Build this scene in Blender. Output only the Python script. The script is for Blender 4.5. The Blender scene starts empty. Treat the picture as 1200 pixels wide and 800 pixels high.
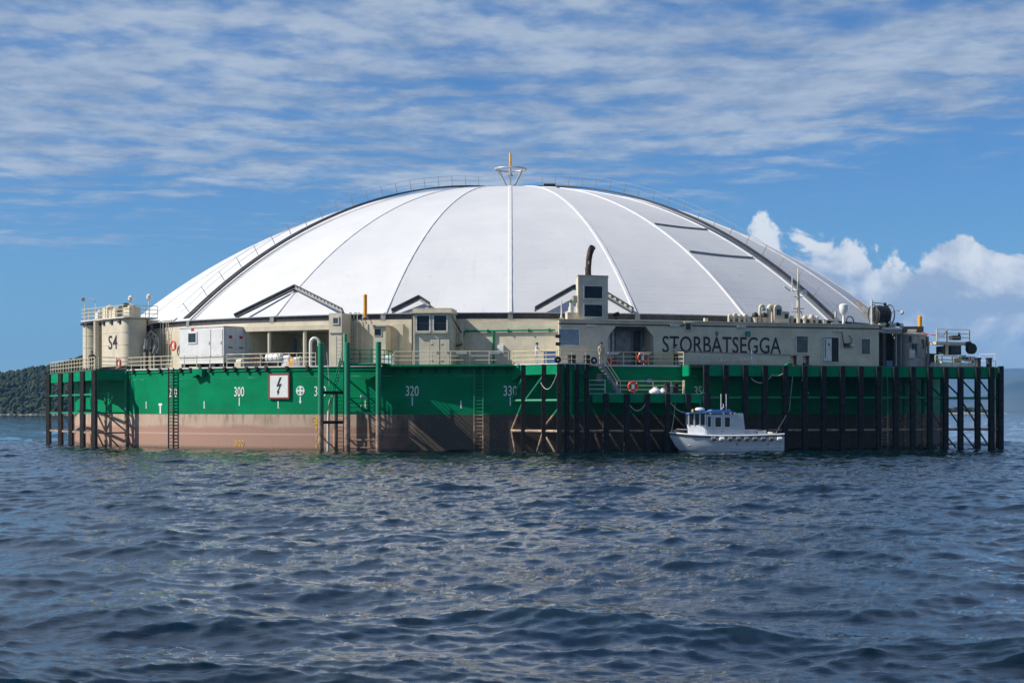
import bpy, bmesh, math, random
import numpy as np
from mathutils import Vector
R = math.radians
random.seed(7)
scene = bpy.context.scene

# ------------------------------------------------------------------ camera
CAM_D, CAM_H, FPX = 186.0, 3.5, 1921.0          # distance to tank centre, eye height, focal length in px of a 1200 wide frame
PX0, PY0 = 598.0, 480.0                          # where the tank axis and the horizon stand in the photo
cd = bpy.data.cameras.new('camera'); cam = bpy.data.objects.new('camera', cd)
scene.collection.objects.link(cam)
cam.location = (0, -CAM_D, CAM_H); cam.rotation_euler = (R(90), 0, 0)
cd.sensor_width = 36; cd.lens = FPX / 1200 * 36
cd.shift_x = (600 - PX0) / 1200; cd.shift_y = (PY0 - 400) / 1200
cd.clip_start = 0.5; cd.clip_end = 80000
scene.camera = cam

# ------------------------------------------------------------------ light
SUN_EL = 41.0
SUN_AZ_VEC = Vector((-0.99, -0.14)).normalized()      # horizontal direction towards the sun
vs = scene.view_settings
vs.view_transform = 'Standard'; vs.look = 'None'; vs.exposure = 0.35; vs.gamma = 1.0; vs.use_curve_mapping = False
sl = bpy.data.lights.new('sun', 'SUN'); sun = bpy.data.objects.new('sun', sl); scene.collection.objects.link(sun)
sl.energy = 5.0; sl.angle = R(0.5); sl.color = (1.0, 0.94, 0.85)
to_sun = Vector((SUN_AZ_VEC.x * math.cos(R(SUN_EL)), SUN_AZ_VEC.y * math.cos(R(SUN_EL)), math.sin(R(SUN_EL))))
sun.rotation_euler = to_sun.to_track_quat('Z', 'Y').to_euler()

class NT:
    """small helper for node trees"""
    def __init__(s, tree): s.t = tree; s.n = tree.nodes; s.l = tree.links
    def node(s, typ, **kw):
        n = s.n.new(typ)
        for k, v in kw.items(): setattr(n, k, v)
        return n
    def put(s, sock, v):
        if hasattr(v, 'is_linked') or hasattr(v, 'links'): s.l.new(v, sock)
        else: sock.default_value = v
    def m(s, op, a, b=None, c=None, clamp=False):
        n = s.node('ShaderNodeMath', operation=op, use_clamp=clamp)
        s.put(n.inputs[0], a)
        if b is not None: s.put(n.inputs[1], b)
        if c is not None: s.put(n.inputs[2], c)
        return n.outputs[0]
    def xyz(s, x, y, z):
        n = s.node('ShaderNodeCombineXYZ')
        for i, v in enumerate((x, y, z)): s.put(n.inputs[i], v)
        return n.outputs[0]
    def sep(s, v):
        n = s.node('ShaderNodeSeparateXYZ'); s.l.new(v, n.inputs[0]); return n.outputs
    def noise(s, vec, scale=1.0, detail=4.0, rough=0.55, dist=0.0, lac=2.0, w=None):
        n = s.node('ShaderNodeTexNoise')
        if w is not None:
            n.noise_dimensions = '4D'; s.put(n.inputs['W'], w)
        s.l.new(vec, n.inputs['Vector'])
        for k, v in (('Scale', scale), ('Detail', detail), ('Roughness', rough), ('Distortion', dist), ('Lacunarity', lac)): s.put(n.inputs[k], v)
        return n.outputs['Fac']
    def ss(s, v, a, b, lo=0.0, hi=1.0, typ='SMOOTHSTEP'):
        n = s.node('ShaderNodeMapRange', interpolation_type=typ)
        s.put(n.inputs[0], v)
        for i, q in zip((1, 2, 3, 4), (a, b, lo, hi)): s.put(n.inputs[i], q)
        return n.outputs[0]
    def mix(s, f, a, b, blend='MIX'):
        n = s.node('ShaderNodeMix', data_type='RGBA', blend_type=blend)
        s.put(n.inputs[0], f)
        for sock, v in ((n.inputs[6], a), (n.inputs[7], b)):
            if isinstance(v, (tuple, list)): sock.default_value = (v[0], v[1], v[2], 1)
            else: s.l.new(v, sock)
        return n.outputs[2]

world = bpy.data.worlds.new('World'); scene.world = world; world.use_nodes = True
wt = NT(world.node_tree); world.node_tree.nodes.clear()
SKY_S = 0.056
CLK = 0.76 / SKY_S
def build_world():
    out = wt.node('ShaderNodeOutputWorld'); bg = wt.node('ShaderNodeBackground'); wt.l.new(bg.outputs[0], out.inputs[0])
    bg.inputs[1].default_value = SKY_S
    sky = wt.node('ShaderNodeTexSky', sky_type='NISHITA'); sky.sun_disc = False
    sky.sun_elevation = R(SUN_EL)
    sky.sun_rotation = math.atan2(SUN_AZ_VEC.x, SUN_AZ_VEC.y)
    sky.altitude = 0; sky.air_density = 1.0; sky.dust_density = 0.0; sky.ozone_density = 1.0
    hs = wt.node('ShaderNodeHueSaturation'); hs.inputs['Saturation'].default_value = 1.12; hs.inputs['Value'].default_value = 1.0
    wt.l.new(sky.outputs[0], hs.inputs['Color'])
    base = wt.mix(1.0, hs.outputs[0], (0.56, 0.93, 1.42), 'MULTIPLY')
    tc = wt.node('ShaderNodeTexCoord'); d = tc.outputs['Generated']
    x, y, z = wt.sep(d)
    zc = wt.m('MAXIMUM', z, 0.0)
    inv = wt.m('DIVIDE', 1.0, wt.m('ADD', zc, 0.03))
    qx = wt.m('MULTIPLY', x, inv); qy = wt.m('MULTIPLY', y, inv)
    el = wt.m('ARCSINE', zc); az = wt.m('ARCTAN2', x, y)
    # --- high rippled sheet (altocumulus), a flat layer seen in perspective
    warp = wt.noise(wt.xyz(wt.m('MULTIPLY', qx, 0.5), wt.m('MULTIPLY', qy, 0.5), 3.1), 1.0, 3)
    wq = wt.m('MULTIPLY', wt.m('SUBTRACT', warp, 0.5), 1.6)
    streak = wt.noise(wt.xyz(wt.m('MULTIPLY', qx, 1.7), wt.m('ADD', wt.m('MULTIPLY', qy, 1.7), wq), 0.7), 1.0, 6, 0.6)
    fine = wt.noise(wt.xyz(wt.m('MULTIPLY', qx, 6.5), wt.m('ADD', wt.m('MULTIPLY', qy, 5.5), wq), 5.7), 1.0, 4, 0.65)
    ph = wt.m('ADD', wt.m('MULTIPLY', qy, 17.0), wt.m('MULTIPLY', wt.noise(wt.xyz(wt.m('MULTIPLY', qx, 1.6), wt.m('MULTIPLY', qy, 1.2), 9.0), 1.0, 4, 0.6), 26.0))
    ripple = wt.m('MULTIPLY_ADD', wt.m('SINE', ph), 0.5, 0.5)
    cover = wt.noise(wt.xyz(wt.m('ADD', wt.m('MULTIPLY', qx, 0.42), 4.2), wt.m('ADD', wt.m('MULTIPLY', qy, 0.42), 1.3), 2.2), 1.0, 3, 0.5)
    big = wt.m('ADD', wt.m('MULTIPLY', cover, 1.0), wt.m('MULTIPLY', streak, 0.75))
    big = wt.m('ADD', big, wt.m('MULTIPLY', fine, 0.40))
    big = wt.m('ADD', big, wt.m('MULTIPLY', ripple, 0.19))
    # the sheet thins out towards its far edge
    far = wt.ss(qy, 5.6, 8.6, 0.04, -0.40, 'LINEAR')
    side = wt.ss(qx, -0.5, 1.6, 0.0, 1.0)
    far2 = wt.m('ADD', far, wt.m('MULTIPLY', side, wt.ss(qy, 4.4, 5.8, 0.02, -0.24)))
    big = wt.m('ADD', big, far2)
    a_alt = wt.m('MULTIPLY', wt.ss(big, 0.93, 1.36), 0.86)
    a_alt = wt.m('MULTIPLY', a_alt, wt.ss(el, 0.07, 0.115))
    a_alt = wt.m('MULTIPLY', a_alt, wt.ss(el, 0.20, 0.75, 1.0, 0.45))       # seen less edge-on the sheet is thinner
    tone = wt.ss(wt.m('ADD', wt.m('MULTIPLY', streak, 0.6), wt.m('MULTIPLY', fine, 0.4)), 0.35, 0.68)
    c_alt = wt.mix(tone, tuple(v * CLK for v in (0.26, 0.345, 0.49)), tuple(v * CLK for v in (0.56, 0.63, 0.72)))
    c1 = wt.mix(a_alt, base, c_alt)
    # --- cumulus bank low on the right, going on beyond the frame
    p = wt.xyz(wt.m('MULTIPLY', az, 1.0), wt.m('MULTIPLY', el, 1.25), 0.37)
    n1 = wt.noise(p, 24.0, 9, 0.58, 0.3)
    n2 = wt.noise(wt.xyz(wt.m('ADD', az, 0.006), wt.m('MULTIPLY', wt.m('SUBTRACT', el, 0.007), 1.25), 0.37), 24.0, 9, 0.58, 0.3)
    n0 = wt.noise(wt.xyz(wt.m('MULTIPLY', az, 9.0), 0.0, 4.4), 1.0, 2)
    top = wt.ss(az, 0.12, 0.31, 0.108, 0.092, 'LINEAR')
    top = wt.m('MULTIPLY', top, wt.ss(az, 0.10, 0.150))
    top = wt.m('MULTIPLY', top, wt.ss(az, 2.2, 2.8, 1.0, 0.0))
    top = wt.m('ADD', top, wt.m('MULTIPLY', wt.m('SUBTRACT', n0, 0.5), 0.015))
    val = wt.m('ADD', wt.m('SUBTRACT', top, el), wt.m('MULTIPLY', wt.m('SUBTRACT', n1, 0.5), 0.088))
    a_cu = wt.ss(val, 0.0, 0.006)
    a_cu = wt.m('MULTIPLY', a_cu, wt.ss(el, 0.018, 0.055, 0.25, 1.0))
    lit = wt.m('SUBTRACT', n2, n1)
    rim = wt.ss(val, 0.0, 0.042, 1.0, 0.0)
    lum = wt.m('ADD', wt.m('MULTIPLY', rim, 0.75), wt.m('MULTIPLY', lit, -4.5), None, True)
    c_cu = wt.mix(lum, tuple(v * CLK for v in (0.40, 0.49, 0.63)), tuple(v * CLK for v in (0.92, 0.94, 0.95)))
    c2 = wt.mix(a_cu, c1, c_cu)
    # low flat cloud bands near the horizon on the right
    bands = wt.noise(wt.xyz(wt.m('MULTIPLY', az, 7.0), wt.m('MULTIPLY', el, 55.0), 6.6), 1.0, 5, 0.55)
    a_b = wt.m('MULTIPLY', wt.ss(bands, 0.48, 0.66), wt.m('MULTIPLY', wt.ss(az, 0.12, 0.22), wt.ss(el, 0.05, 0.075, 0.75, 0.0)))
    c3 = wt.mix(a_b, c2, tuple(v * CLK for v in (0.50, 0.58, 0.68)))
    wt.l.new(c3, bg.inputs[0])
build_world()

# ------------------------------------------------------------------ helpers
C = scene.collection
ORI = {}
def W(px, py, d): return Vector(((px - PX0) / FPX * d, d - CAM_D, CAM_H + (PY0 - py) * d / FPX))
def pol(r, th, z=0.0): return Vector((r * math.sin(th), -r * math.cos(th), z))
def ang(px, r):
    """bearing on a circle of radius r round the tank axis that stands at image column px (near side)"""
    u = (px - PX0) / FPX; D = CAM_D / r
    th = 0.0
    for _ in range(60): th = math.asin(max(-1, min(1, u * (D - math.cos(th)))))
    return th
def V(*a): return Vector(a)
Z = V(0, 0, 1)

class MB:
    def __init__(s): s.v = []; s.f = []
    def add(s, vs_, fs):
        o = len(s.v); s.v += [tuple(q) for q in vs_]; s.f += [tuple(i + o for i in f) for f in fs]; return s
    def frame(s, c, ax, ay, az):
        """box from centre and three half-axis vectors"""
        c = Vector(c); vs_ = []
        for k in (-1, 1):
            for j in (-1, 1):
                for i in (-1, 1): vs_.append(c + ax * i + ay * j + az * k)
        return s.add(vs_, [(0, 2, 3, 1), (4, 5, 7, 6), (0, 1, 5, 4), (2, 6, 7, 3), (0, 4, 6, 2), (1, 3, 7, 5)])
    def box(s, c, sx, sy, sz, ux=(1, 0)):
        u = V(ux[0], ux[1], 0).normalized(); w = V(-u.y, u.x, 0)
        return s.frame(c, u * sx / 2, w * sy / 2, Z * sz / 2)
    def beam(s, p0, p1, w, h=None):
        p0 = Vector(p0); p1 = Vector(p1); h = h or w
        a = (p1 - p0).normalized(); side = a.cross(Z)
        if side.length < 1e-3: side = V(1, 0, 0)
        side.normalize(); up = side.cross(a).normalized()
        return s.frame((p0 + p1) / 2, (p1 - p0) / 2, side * w / 2, up * h / 2)
    def path(s, pts, r, n=8, closed=False, caps=True):
        pts = [Vector(p) for p in pts]; m = len(pts); o = len(s.v); rs = r if isinstance(r, (list, tuple)) else [r] * m
        ref = None
        for i, p in enumerate(pts):
            if closed: t = pts[(i + 1) % m] - pts[i - 1]
            else: t = pts[min(i + 1, m - 1)] - pts[max(i - 1, 0)]
            t.normalize()
            if ref is None: ref = t.cross(Z) if abs(t.z) < .95 else t.cross(V(1, 0, 0))
            ref = (ref - t * ref.dot(t)).normalized(); b = t.cross(ref)
            for k in range(n):
                q = 2 * math.pi * k / n
                s.v.append(tuple(p + (ref * math.cos(q) + b * math.sin(q)) * rs[i]))
        for i in range(m if closed else m - 1):
            j = (i + 1) % m
            for k in range(n):
                k2 = (k + 1) % n
                s.f.append((o + i * n + k, o + j * n + k, o + j * n + k2, o + i * n + k2))
        if caps and not closed:
            s.f.append(tuple(o + k for k in range(n))); s.f.append(tuple(o + (m - 1) * n + n - 1 - k for k in range(n)))
        return s
    def tube(s, p0, p1, r, n=10): return s.path([p0, p1], r, n)
    def lathe(s, prof, c=(0, 0, 0), n=24, axis=None, ref=None):
        c = Vector(c); a = (axis or Z).normalized()
        u = ref or (a.cross(Z) if abs(a.z) < .95 else V(1, 0, 0)); u = u.normalized(); w = a.cross(u); o = len(s.v)
        for r, z in prof:
            for k in range(n):
                q = 2 * math.pi * k / n
                s.v.append(tuple(c + a * z + (u * math.cos(q) + w * math.sin(q)) * r))
        for i in range(len(prof) - 1):
            for k in range(n):
                k2 = (k + 1) % n
                s.f.append((o + i * n + k, o + i * n + k2, o + (i + 1) * n + k2, o + (i + 1) * n + k))
        s.f.append(tuple(o + n - 1 - k for k in range(n))); s.f.append(tuple(o + (len(prof) - 1) * n + k for k in range(n)))
        return s
    def prism(s, poly, ext):
        poly = [Vector(p) for p in poly]; n = len(poly); ext = Vector(ext)
        vs_ = poly + [p + ext for p in poly]
        return s.add(vs_, [tuple(range(n - 1, -1, -1)), tuple(range(n, 2 * n))] + [(i, (i + 1) % n, (i + 1) % n + n, i + n) for i in range(n)])
    def arc(s, r0, r1, z0, z1, t0, t1, n=12, closed=False):
        """ring segment of rectangular section"""
        vs_ = []; fs = []
        for i in range(n + 1):
            t = t0 + (t1 - t0) * i / n
            vs_ += [pol(r0, t, z0), pol(r1, t, z0), pol(r1, t, z1), pol(r0, t, z1)]
        for i in range(n):
            a = 4 * i; b = a + 4
            fs += [(a, a + 1, b + 1, b), (a + 1, a + 2, b + 2, b + 1), (a + 2, a + 3, b + 3, b + 2), (a + 3, a, b, b + 3)]
        if not closed: fs += [(0, 3, 2, 1), (4 * n, 4 * n + 1, 4 * n + 2, 4 * n + 3)]
        return s.add(vs_, fs)
    def torus(s, c, r0, r1, axis, n=20, k=8):
        a = Vector(axis).normalized(); u = (a.cross(Z) if abs(a.z) < .95 else V(1, 0, 0)).normalized(); w = a.cross(u)
        return s.path([Vector(c) + (u * math.cos(2 * math.pi * i / n) + w * math.sin(2 * math.pi * i / n)) * r0 for i in range(n)], r1, k, True)
    def build(s, name, mat, parent=None, smooth=None, recalc=True):
        me = bpy.data.meshes.new(name)
        o = ORI.get(parent.name, V(0, 0, 0)) if parent else V(0, 0, 0)
        me.from_pydata([(q[0] - o.x, q[1] - o.y, q[2] - o.z) for q in s.v], [], s.f)
        if recalc:
            bm = bmesh.new(); bm.from_mesh(me); bmesh.ops.recalc_face_normals(bm, faces=bm.faces); bm.to_mesh(me); bm.free()
        if mat: me.materials.append(M[mat] if isinstance(mat, str) else mat)
        if smooth:
            me.shade_smooth(); me.set_sharp_from_angle(angle=R(smooth))
        ob = bpy.data.objects.new(name, me); C.objects.link(ob)
        if parent: ob.parent = parent
        ORI[ob.name] = o
        return ob
def tag(o, label, cat, group=None):
    o['label'] = label; o['category'] = cat
    if group: o['group'] = group
    return o
def thing(name, label, cat, loc=(0, 0, 0), group=None):
    o = bpy.data.objects.new(name, None); C.objects.link(o); o.empty_display_size = .2
    o.location = loc; ORI[o.name] = Vector(loc)
    return tag(o, label, cat, group)
def kind(o, k): o['kind'] = k; return o
def text(name, body, mat, parent, org, ux, height, width=None, depth=.02, uz=Z):
    """flat lettering centred on org"""
    cu = bpy.data.curves.new('t', 'FONT'); cu.body = body; cu.extrude = .01; cu.offset = .006; cu.resolution_u = 3
    ob = bpy.data.objects.new('t', cu); C.objects.link(ob)
    dg = bpy.context.evaluated_depsgraph_get(); me = bpy.data.meshes.new_from_object(ob.evaluated_get(dg))
    co = np.array([v.co[:] for v in me.vertices]); lo = co.min(0); hi = co.max(0)
    ux = Vector(ux).normalized(); n = ux.cross(uz)
    sy = height / (hi[1] - lo[1]); sx = width / (hi[0] - lo[0]) if width else sy
    mb = MB()
    for q in co:
        mb.v.append(tuple(Vector(org) + ux * float((q[0] - (lo[0] + hi[0]) / 2) * sx) + uz * float((q[1] - (lo[1] + hi[1]) / 2) * sy) + n * float((q[2] - lo[2]) / (hi[2] - lo[2] + 1e-9) * depth)))
    mb.f = [tuple(p.vertices) for p in me.polygons]
    bpy.data.objects.remove(ob); bpy.data.curves.remove(cu); bpy.data.meshes.remove(me)
    return mb.build(name, mat, parent, recalc=False)

# ------------------------------------------------------------------ materials
M = {}
def mat(name, col, rough=.5, var=.12, scale=1.2, streak=0.0, streak_col=(.12, .06, .03), metal=0.0, bump=0.0, bscale=8.0, spec=.5, col2=None):
    m = bpy.data.materials.new(name); m.use_nodes = True; t = NT(m.node_tree); b = m.node_tree.nodes['Principled BSDF']
    pos = t.node('ShaderNodeNewGeometry').outputs['Position']
    n = t.noise(pos, scale, 5, .6)
    c2 = col2 or tuple(max(0, v * (1 - 2.2 * var)) for v in col)
    c = t.mix(t.ss(n, .32, .68), c2, tuple(min(.95, v * (1 + var * .4)) for v in col))
    if streak:
        x, y, z = t.sep(pos)
        s = t.noise(t.xyz(t.m('MULTIPLY', x, 3.5), t.m('MULTIPLY', y, 3.5), t.m('MULTIPLY', z, .28)), 1.0, 4, .6)
        c = t.mix(t.m('MULTIPLY', t.ss(s, .56, .74), streak), c, streak_col)
    t.l.new(c, b.inputs['Base Color'])
    rn = t.ss(n, .3, .7, min(1, rough + .12), max(0, rough - .06)); t.l.new(rn, b.inputs['Roughness'])
    b.inputs['Metallic'].default_value = metal; b.inputs['Specular IOR Level'].default_value = spec
    if bump:
        bn = t.node('ShaderNodeBump'); bn.inputs['Strength'].default_value = bump; bn.inputs['Distance'].default_value = .03
        t.l.new(t.noise(pos, bscale, 4, .6), bn.inputs['Height']); t.l.new(bn.outputs[0], b.inputs['Normal'])
    M[name] = m; return m
GREEN = (.0, .245, .105)
mat('green', GREEN, .5, .10, .8, .25, (.0, .11, .05), spec=.08)
mat('beige', (.62, .555, .42), .5, .07, .9, .30, (.34, .26, .17))
mat('cream_rail', (.62, .55, .38), .5, .08, 2)
mat('yellow_rail', (.66, .55, .28), .5, .08, 2)
mat('white', (.70, .70, .69), .4, .05, 1.0, .12, (.5, .47, .42))
mat('black_rubber', (.010, .010, .011), .75, .3, 3)
mat('black', (.012, .012, .013), .55, .2, 3)
mat('dark_steel', (.055, .055, .058), .5, .2, 2, .3, (.06, .04, .03))
mat('grey_steel', (.28, .29, .29), .45, .12, 2, .2)
mat('galvanised', (.46, .47, .47), .42, .1, 4, metal=.35)
mat('deck_paint', (.075, .12, .095), .7, .2, 1.0)
mat('pale_steel', (.66, .65, .60), .45, .1, 3)
mat('orange', (.85, .36, .03), .5, .1, 3)
mat('red', (.55, .02, .02), .45, .1, 3)
mat('lifebuoy_red', (.75, .07, .02), .55, .1, 5)
mat('rust', (.075, .042, .03), .75, .3, 4, .4, (.05, .03, .025), bump=.3)
mat('rust_dark', (.05, .035, .03), .7, .3, 4, .4, (.1, .05, .03))
mat('louvre', (.03, .05, .065), .5, .15, 2)
mat('shutter', (.20, .28, .36), .5, .06, 2)
mat('lettering', (.018, .016, .035), .5, .1, 4)
mat('glass', (.010, .015, .020), .08, .05, 1, spec=.35)
mat('window_film', (.03, .045, .035), .15, .3, 2, spec=.7)
mat('blue', (.06, .16, .42), .45, .1, 3)
mat('blue_roof', (.10, .24, .50), .4, .08, 3)
mat('sign_border', (.28, .06, .05), .5, .1, 3)
mat('rope', (.55, .52, .42), .8, .1, 9)
mat('boat_white', (.74, .76, .78), .3, .05, 2, .15, (.5, .48, .44))
mat('boat_grey', (.50, .55, .60), .35, .06, 2, .25, (.35, .36, .36))
mat('antifouling', (.22, .035, .03), .6, .15, 3)
mat('fender_grey', (.16, .165, .165), .7, .2, 5)
mat('marking_white', (.80, .82, .78), .5, .06, 4)
mat('marking_yellow', (.70, .40, .05), .55, .1, 4)
mat('skin', (.55, .33, .24), .55, .05, 9)
mat('cloth_dark', (.025, .026, .03), .8, .2, 9)
mat('cloth_white', (.74, .75, .78), .8, .05, 9)
mat('cloth_khaki', (.55, .48, .34), .8, .1, 9)
mat('cloth_blue', (.05, .09, .2), .8, .1, 9)
mat('cloth_hivis', (.75, .55, .05), .7, .1, 9)
mat('plastic_white', (.72, .73, .74), .35, .04, 4)
mat('plastic_blue', (.14, .25, .45), .5, .06, 4)
mat('concrete_grey', (.40, .40, .38), .7, .15, 2, .3)
mat('teal_box', (.02, .22, .18), .5, .1, 4)

def hull_lower():
    """old pinkish antifouling with stained, algae-brown upper edge and a paler strake line"""
    m = bpy.data.materials.new('hull_lower'); m.use_nodes = True; t = NT(m.node_tree); b = m.node_tree.nodes['Principled BSDF']
    pos = t.node('ShaderNodeNewGeometry').outputs['Position']; x, y, z = t.sep(pos)
    a = t.m('ARCTAN2', x, t.m('MULTIPLY', y, -1.0)); s = t.m('MULTIPLY', a, 47.8)
    big = t.noise(t.xyz(t.m('MULTIPLY', s, .22), 0.0, t.m('MULTIPLY', z, .6)), 1.0, 5, .6)
    edge = t.m('SUBTRACT', z, t.m('MULTIPLY_ADD', big, 1.0, 1.55))
    c = t.mix(t.ss(edge, -.22, .20), (.35, .20, .145), (.46, .335, .25))
    drip = t.noise(t.xyz(t.m('MULTIPLY', s, 1.6), 2.0, t.m('MULTIPLY', z, .30)), 1.0, 5, .65)
    dn = t.m('MULTIPLY', t.ss(drip, .44, .68), t.ss(z, 1.5, 3.0))
    c = t.mix(t.m('MULTIPLY', dn, .85), c, (.155, .12, .06))
    fine = t.noise(t.xyz(t.m('MULTIPLY', s, 6.0), 0.0, t.m('MULTIPLY', z, 7.0)), 1.0, 4, .7)
    c = t.mix(t.m('MULTIPLY', t.ss(fine, .45, .75), .28), c, (.60, .44, .36))
    line = t.m('SUBTRACT', 1.0, t.ss(t.m('ABSOLUTE', t.m('SUBTRACT', z, 1.38)), .02, .10))
    c = t.mix(t.m('MULTIPLY', line, .45), c, (.62, .44, .36))
    # shade painted into the colour of the shaded side, mottled like weed and mussels
    shade_mottle = t.noise(t.xyz(t.m('MULTIPLY', s, .5), 5.0, t.m('MULTIPLY', z, .35)), 1.0, 5, .65)
    shade_mask = t.ss(t.m('ADD', s, t.m('MULTIPLY', shade_mottle, 9.0)), -9.0, -2.0)
    shade_col = t.mix(t.ss(fine, .35, .7), (.035, .030, .022), (.085, .068, .05))
    c = t.mix(t.m('MULTIPLY', shade_mask, t.ss(shade_mottle, .25, .5, .75, .97)), c, shade_col)
    wl = t.ss(t.m('ADD', z, t.m('MULTIPLY', fine, .3)), .15, .55, .85, 0.0)
    c = t.mix(wl, c, (.07, .07, .035))
    t.l.new(c, b.inputs['Base Color']); b.inputs['Roughness'].default_value = .7
    bn = t.node('ShaderNodeBump'); bn.inputs['Strength'].default_value = .35; bn.inputs['Distance'].default_value = .03
    t.l.new(fine, bn.inputs['Height']); t.l.new(bn.outputs[0], b.inputs['Normal'])
    M['hull_lower'] = m
hull_lower()
def hull_upper():
    m = bpy.data.materials.new('hull_upper'); m.use_nodes = True; t = NT(m.node_tree); b = m.node_tree.nodes['Principled BSDF']
    pos = t.node('ShaderNodeNewGeometry').outputs['Position']; x, y, z = t.sep(pos)
    a = t.m('ARCTAN2', x, t.m('MULTIPLY', y, -1.0)); s = t.m('MULTIPLY', a, 47.8)
    big = t.noise(t.xyz(t.m('MULTIPLY', s, .25), 0.0, t.m('MULTIPLY', z, .5)), 1.0, 5, .6)
    c = t.mix(t.ss(big, .3, .7), (.0, .175, .070), (.0, .245, .100))
    drip = t.noise(t.xyz(t.m('MULTIPLY', s, 2.2), 2.0, t.m('MULTIPLY', z, .2)), 1.0, 5, .65)
    c = t.mix(t.m('MULTIPLY', t.ss(drip, .58, .76), .4), c, (.012, .11, .055))
    rust = t.noise(t.xyz(t.m('MULTIPLY', s, 3.2), 8.0, t.m('MULTIPLY', z, .12)), 1.0, 4, .6)
    c = t.mix(t.m('MULTIPLY', t.ss(rust, .64, .76), t.ss(z, 4.0, 7.2, .0, .55)), c, (.10, .075, .035))
    low = t.noise(t.xyz(t.m('MULTIPLY', s, 1.4), 4.0, t.m('MULTIPLY', z, 1.2)), 1.0, 5, .65)
    c = t.mix(t.m('MULTIPLY', t.ss(low, .5, .7), t.ss(z, 4.0, 3.1, .0, .6)), c, (.07, .10, .05))
    scr = t.noise(t.xyz(t.m('MULTIPLY', s, .35), 7.0, t.m('MULTIPLY', z, 9.0)), 1.0, 4, .6)
    scz = t.m('SUBTRACT', 1.0, t.ss(t.m('ABSOLUTE', t.m('SUBTRACT', z, 6.35)), .03, .14))
    c = t.mix(t.m('MULTIPLY', t.m('MULTIPLY', t.ss(scr, .56, .66), scz), .6), c, (.35, .50, .38))
    t.l.new(c, b.inputs['Base Color']); t.l.new(t.ss(big, .3, .7, .6, .48), b.inputs['Roughness']); b.inputs['Specular IOR Level'].default_value = .08
    # plate seams and slight dents of the welded shell
    seam = t.m('ABSOLUTE', t.m('SUBTRACT', t.m('FRACT', t.m('DIVIDE', z, 1.4)), .5))
    hgt = t.m('ADD', t.ss(seam, .0, .02, 1.0, 0.0), t.m('MULTIPLY', t.noise(t.xyz(t.m('MULTIPLY', s, .8), 1.0, t.m('MULTIPLY', z, .9)), 1.0, 3), 1.6))
    bn = t.node('ShaderNodeBump'); bn.inputs['Strength'].default_value = .35; bn.inputs['Distance'].default_value = .02
    t.l.new(hgt, bn.inputs['Height']); t.l.new(bn.outputs[0], b.inputs['Normal'])
    M['hull_upper'] = m
hull_upper()
def two_tone():
    """steel legs: green paint down to 3.1 m, bare brown fouled steel below"""
    m = bpy.data.materials.new('two_tone'); m.use_nodes = True; t = NT(m.node_tree); b = m.node_tree.nodes['Principled BSDF']
    pos = t.node('ShaderNodeNewGeometry').outputs['Position']; x, y, z = t.sep(pos)
    n = t.noise(pos, 2.5, 5, .6)
    low = t.mix(t.ss(n, .35, .65), (.20, .13, .09), (.42, .30, .21))
    wl = t.ss(t.m('ADD', z, t.m('MULTIPLY', n, .8)), .5, 1.1, .8, 0.0); low = t.mix(wl, low, (.06, .055, .035))
    c = t.mix(t.ss(z, 3.08, 3.14), low, t.mix(n, (.003, .17, .09), GREEN))
    t.l.new(c, b.inputs['Base Color']); b.inputs['Roughness'].default_value = .55
    M['two_tone'] = m
two_tone()
def membrane():
    m = bpy.data.materials.new('membrane'); m.use_nodes = True; t = NT(m.node_tree); b = m.node_tree.nodes['Principled BSDF']
    pos = t.node('ShaderNodeNewGeometry').outputs['Position']; x, y, z = t.sep(pos)
    n = t.noise(pos, .25, 4, .55); n2 = t.noise(t.xyz(t.m('MULTIPLY', x, .6), t.m('MULTIPLY', y, .6), t.m('MULTIPLY', z, 3.0)), 1.0, 4, .6)
    c = t.mix(t.ss(n, .3, .7), (.555, .565, .575), (.605, .61, .61))
    c = t.mix(t.m('MULTIPLY', t.ss(n2, .52, .72), .10), c, (.62, .62, .60))
    an = t.m('ARCTAN2', x, t.m('MULTIPLY', y, -1.0))
    run = t.noise(t.xyz(t.m('MULTIPLY', an, 60.0), 3.0, t.m('MULTIPLY', z, .22)), 1.0, 5, .65)
    c = t.mix(t.m('MULTIPLY', t.ss(run, .56, .78), t.ss(z, 26.0, 12.5, .05, .30)), c, (.36, .35, .32))
    spot = t.noise(pos, 1.3, 2, .5)
    c = t.mix(t.m('MULTIPLY', t.ss(spot, .70, .78), .25), c, (.30, .30, .28))
    t.l.new(c, b.inputs['Base Color']); b.inputs['Roughness'].default_value = .55
    fr = t.m('ABSOLUTE', t.m('SUBTRACT', t.m('FRACT', t.m('MULTIPLY', z, 1.25)), .5))
    hgt = t.m('ADD', t.ss(fr, .0, .05, 1.0, 0.0), t.m('MULTIPLY', t.noise(pos, .8, 3), .6))
    bn = t.node('ShaderNodeBump'); bn.inputs['Strength'].default_value = .30; bn.inputs['Distance'].default_value = .05
    t.l.new(hgt, bn.inputs['Height']); t.l.new(bn.outputs[0], b.inputs['Normal'])
    M['membrane'] = m
membrane()
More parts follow.
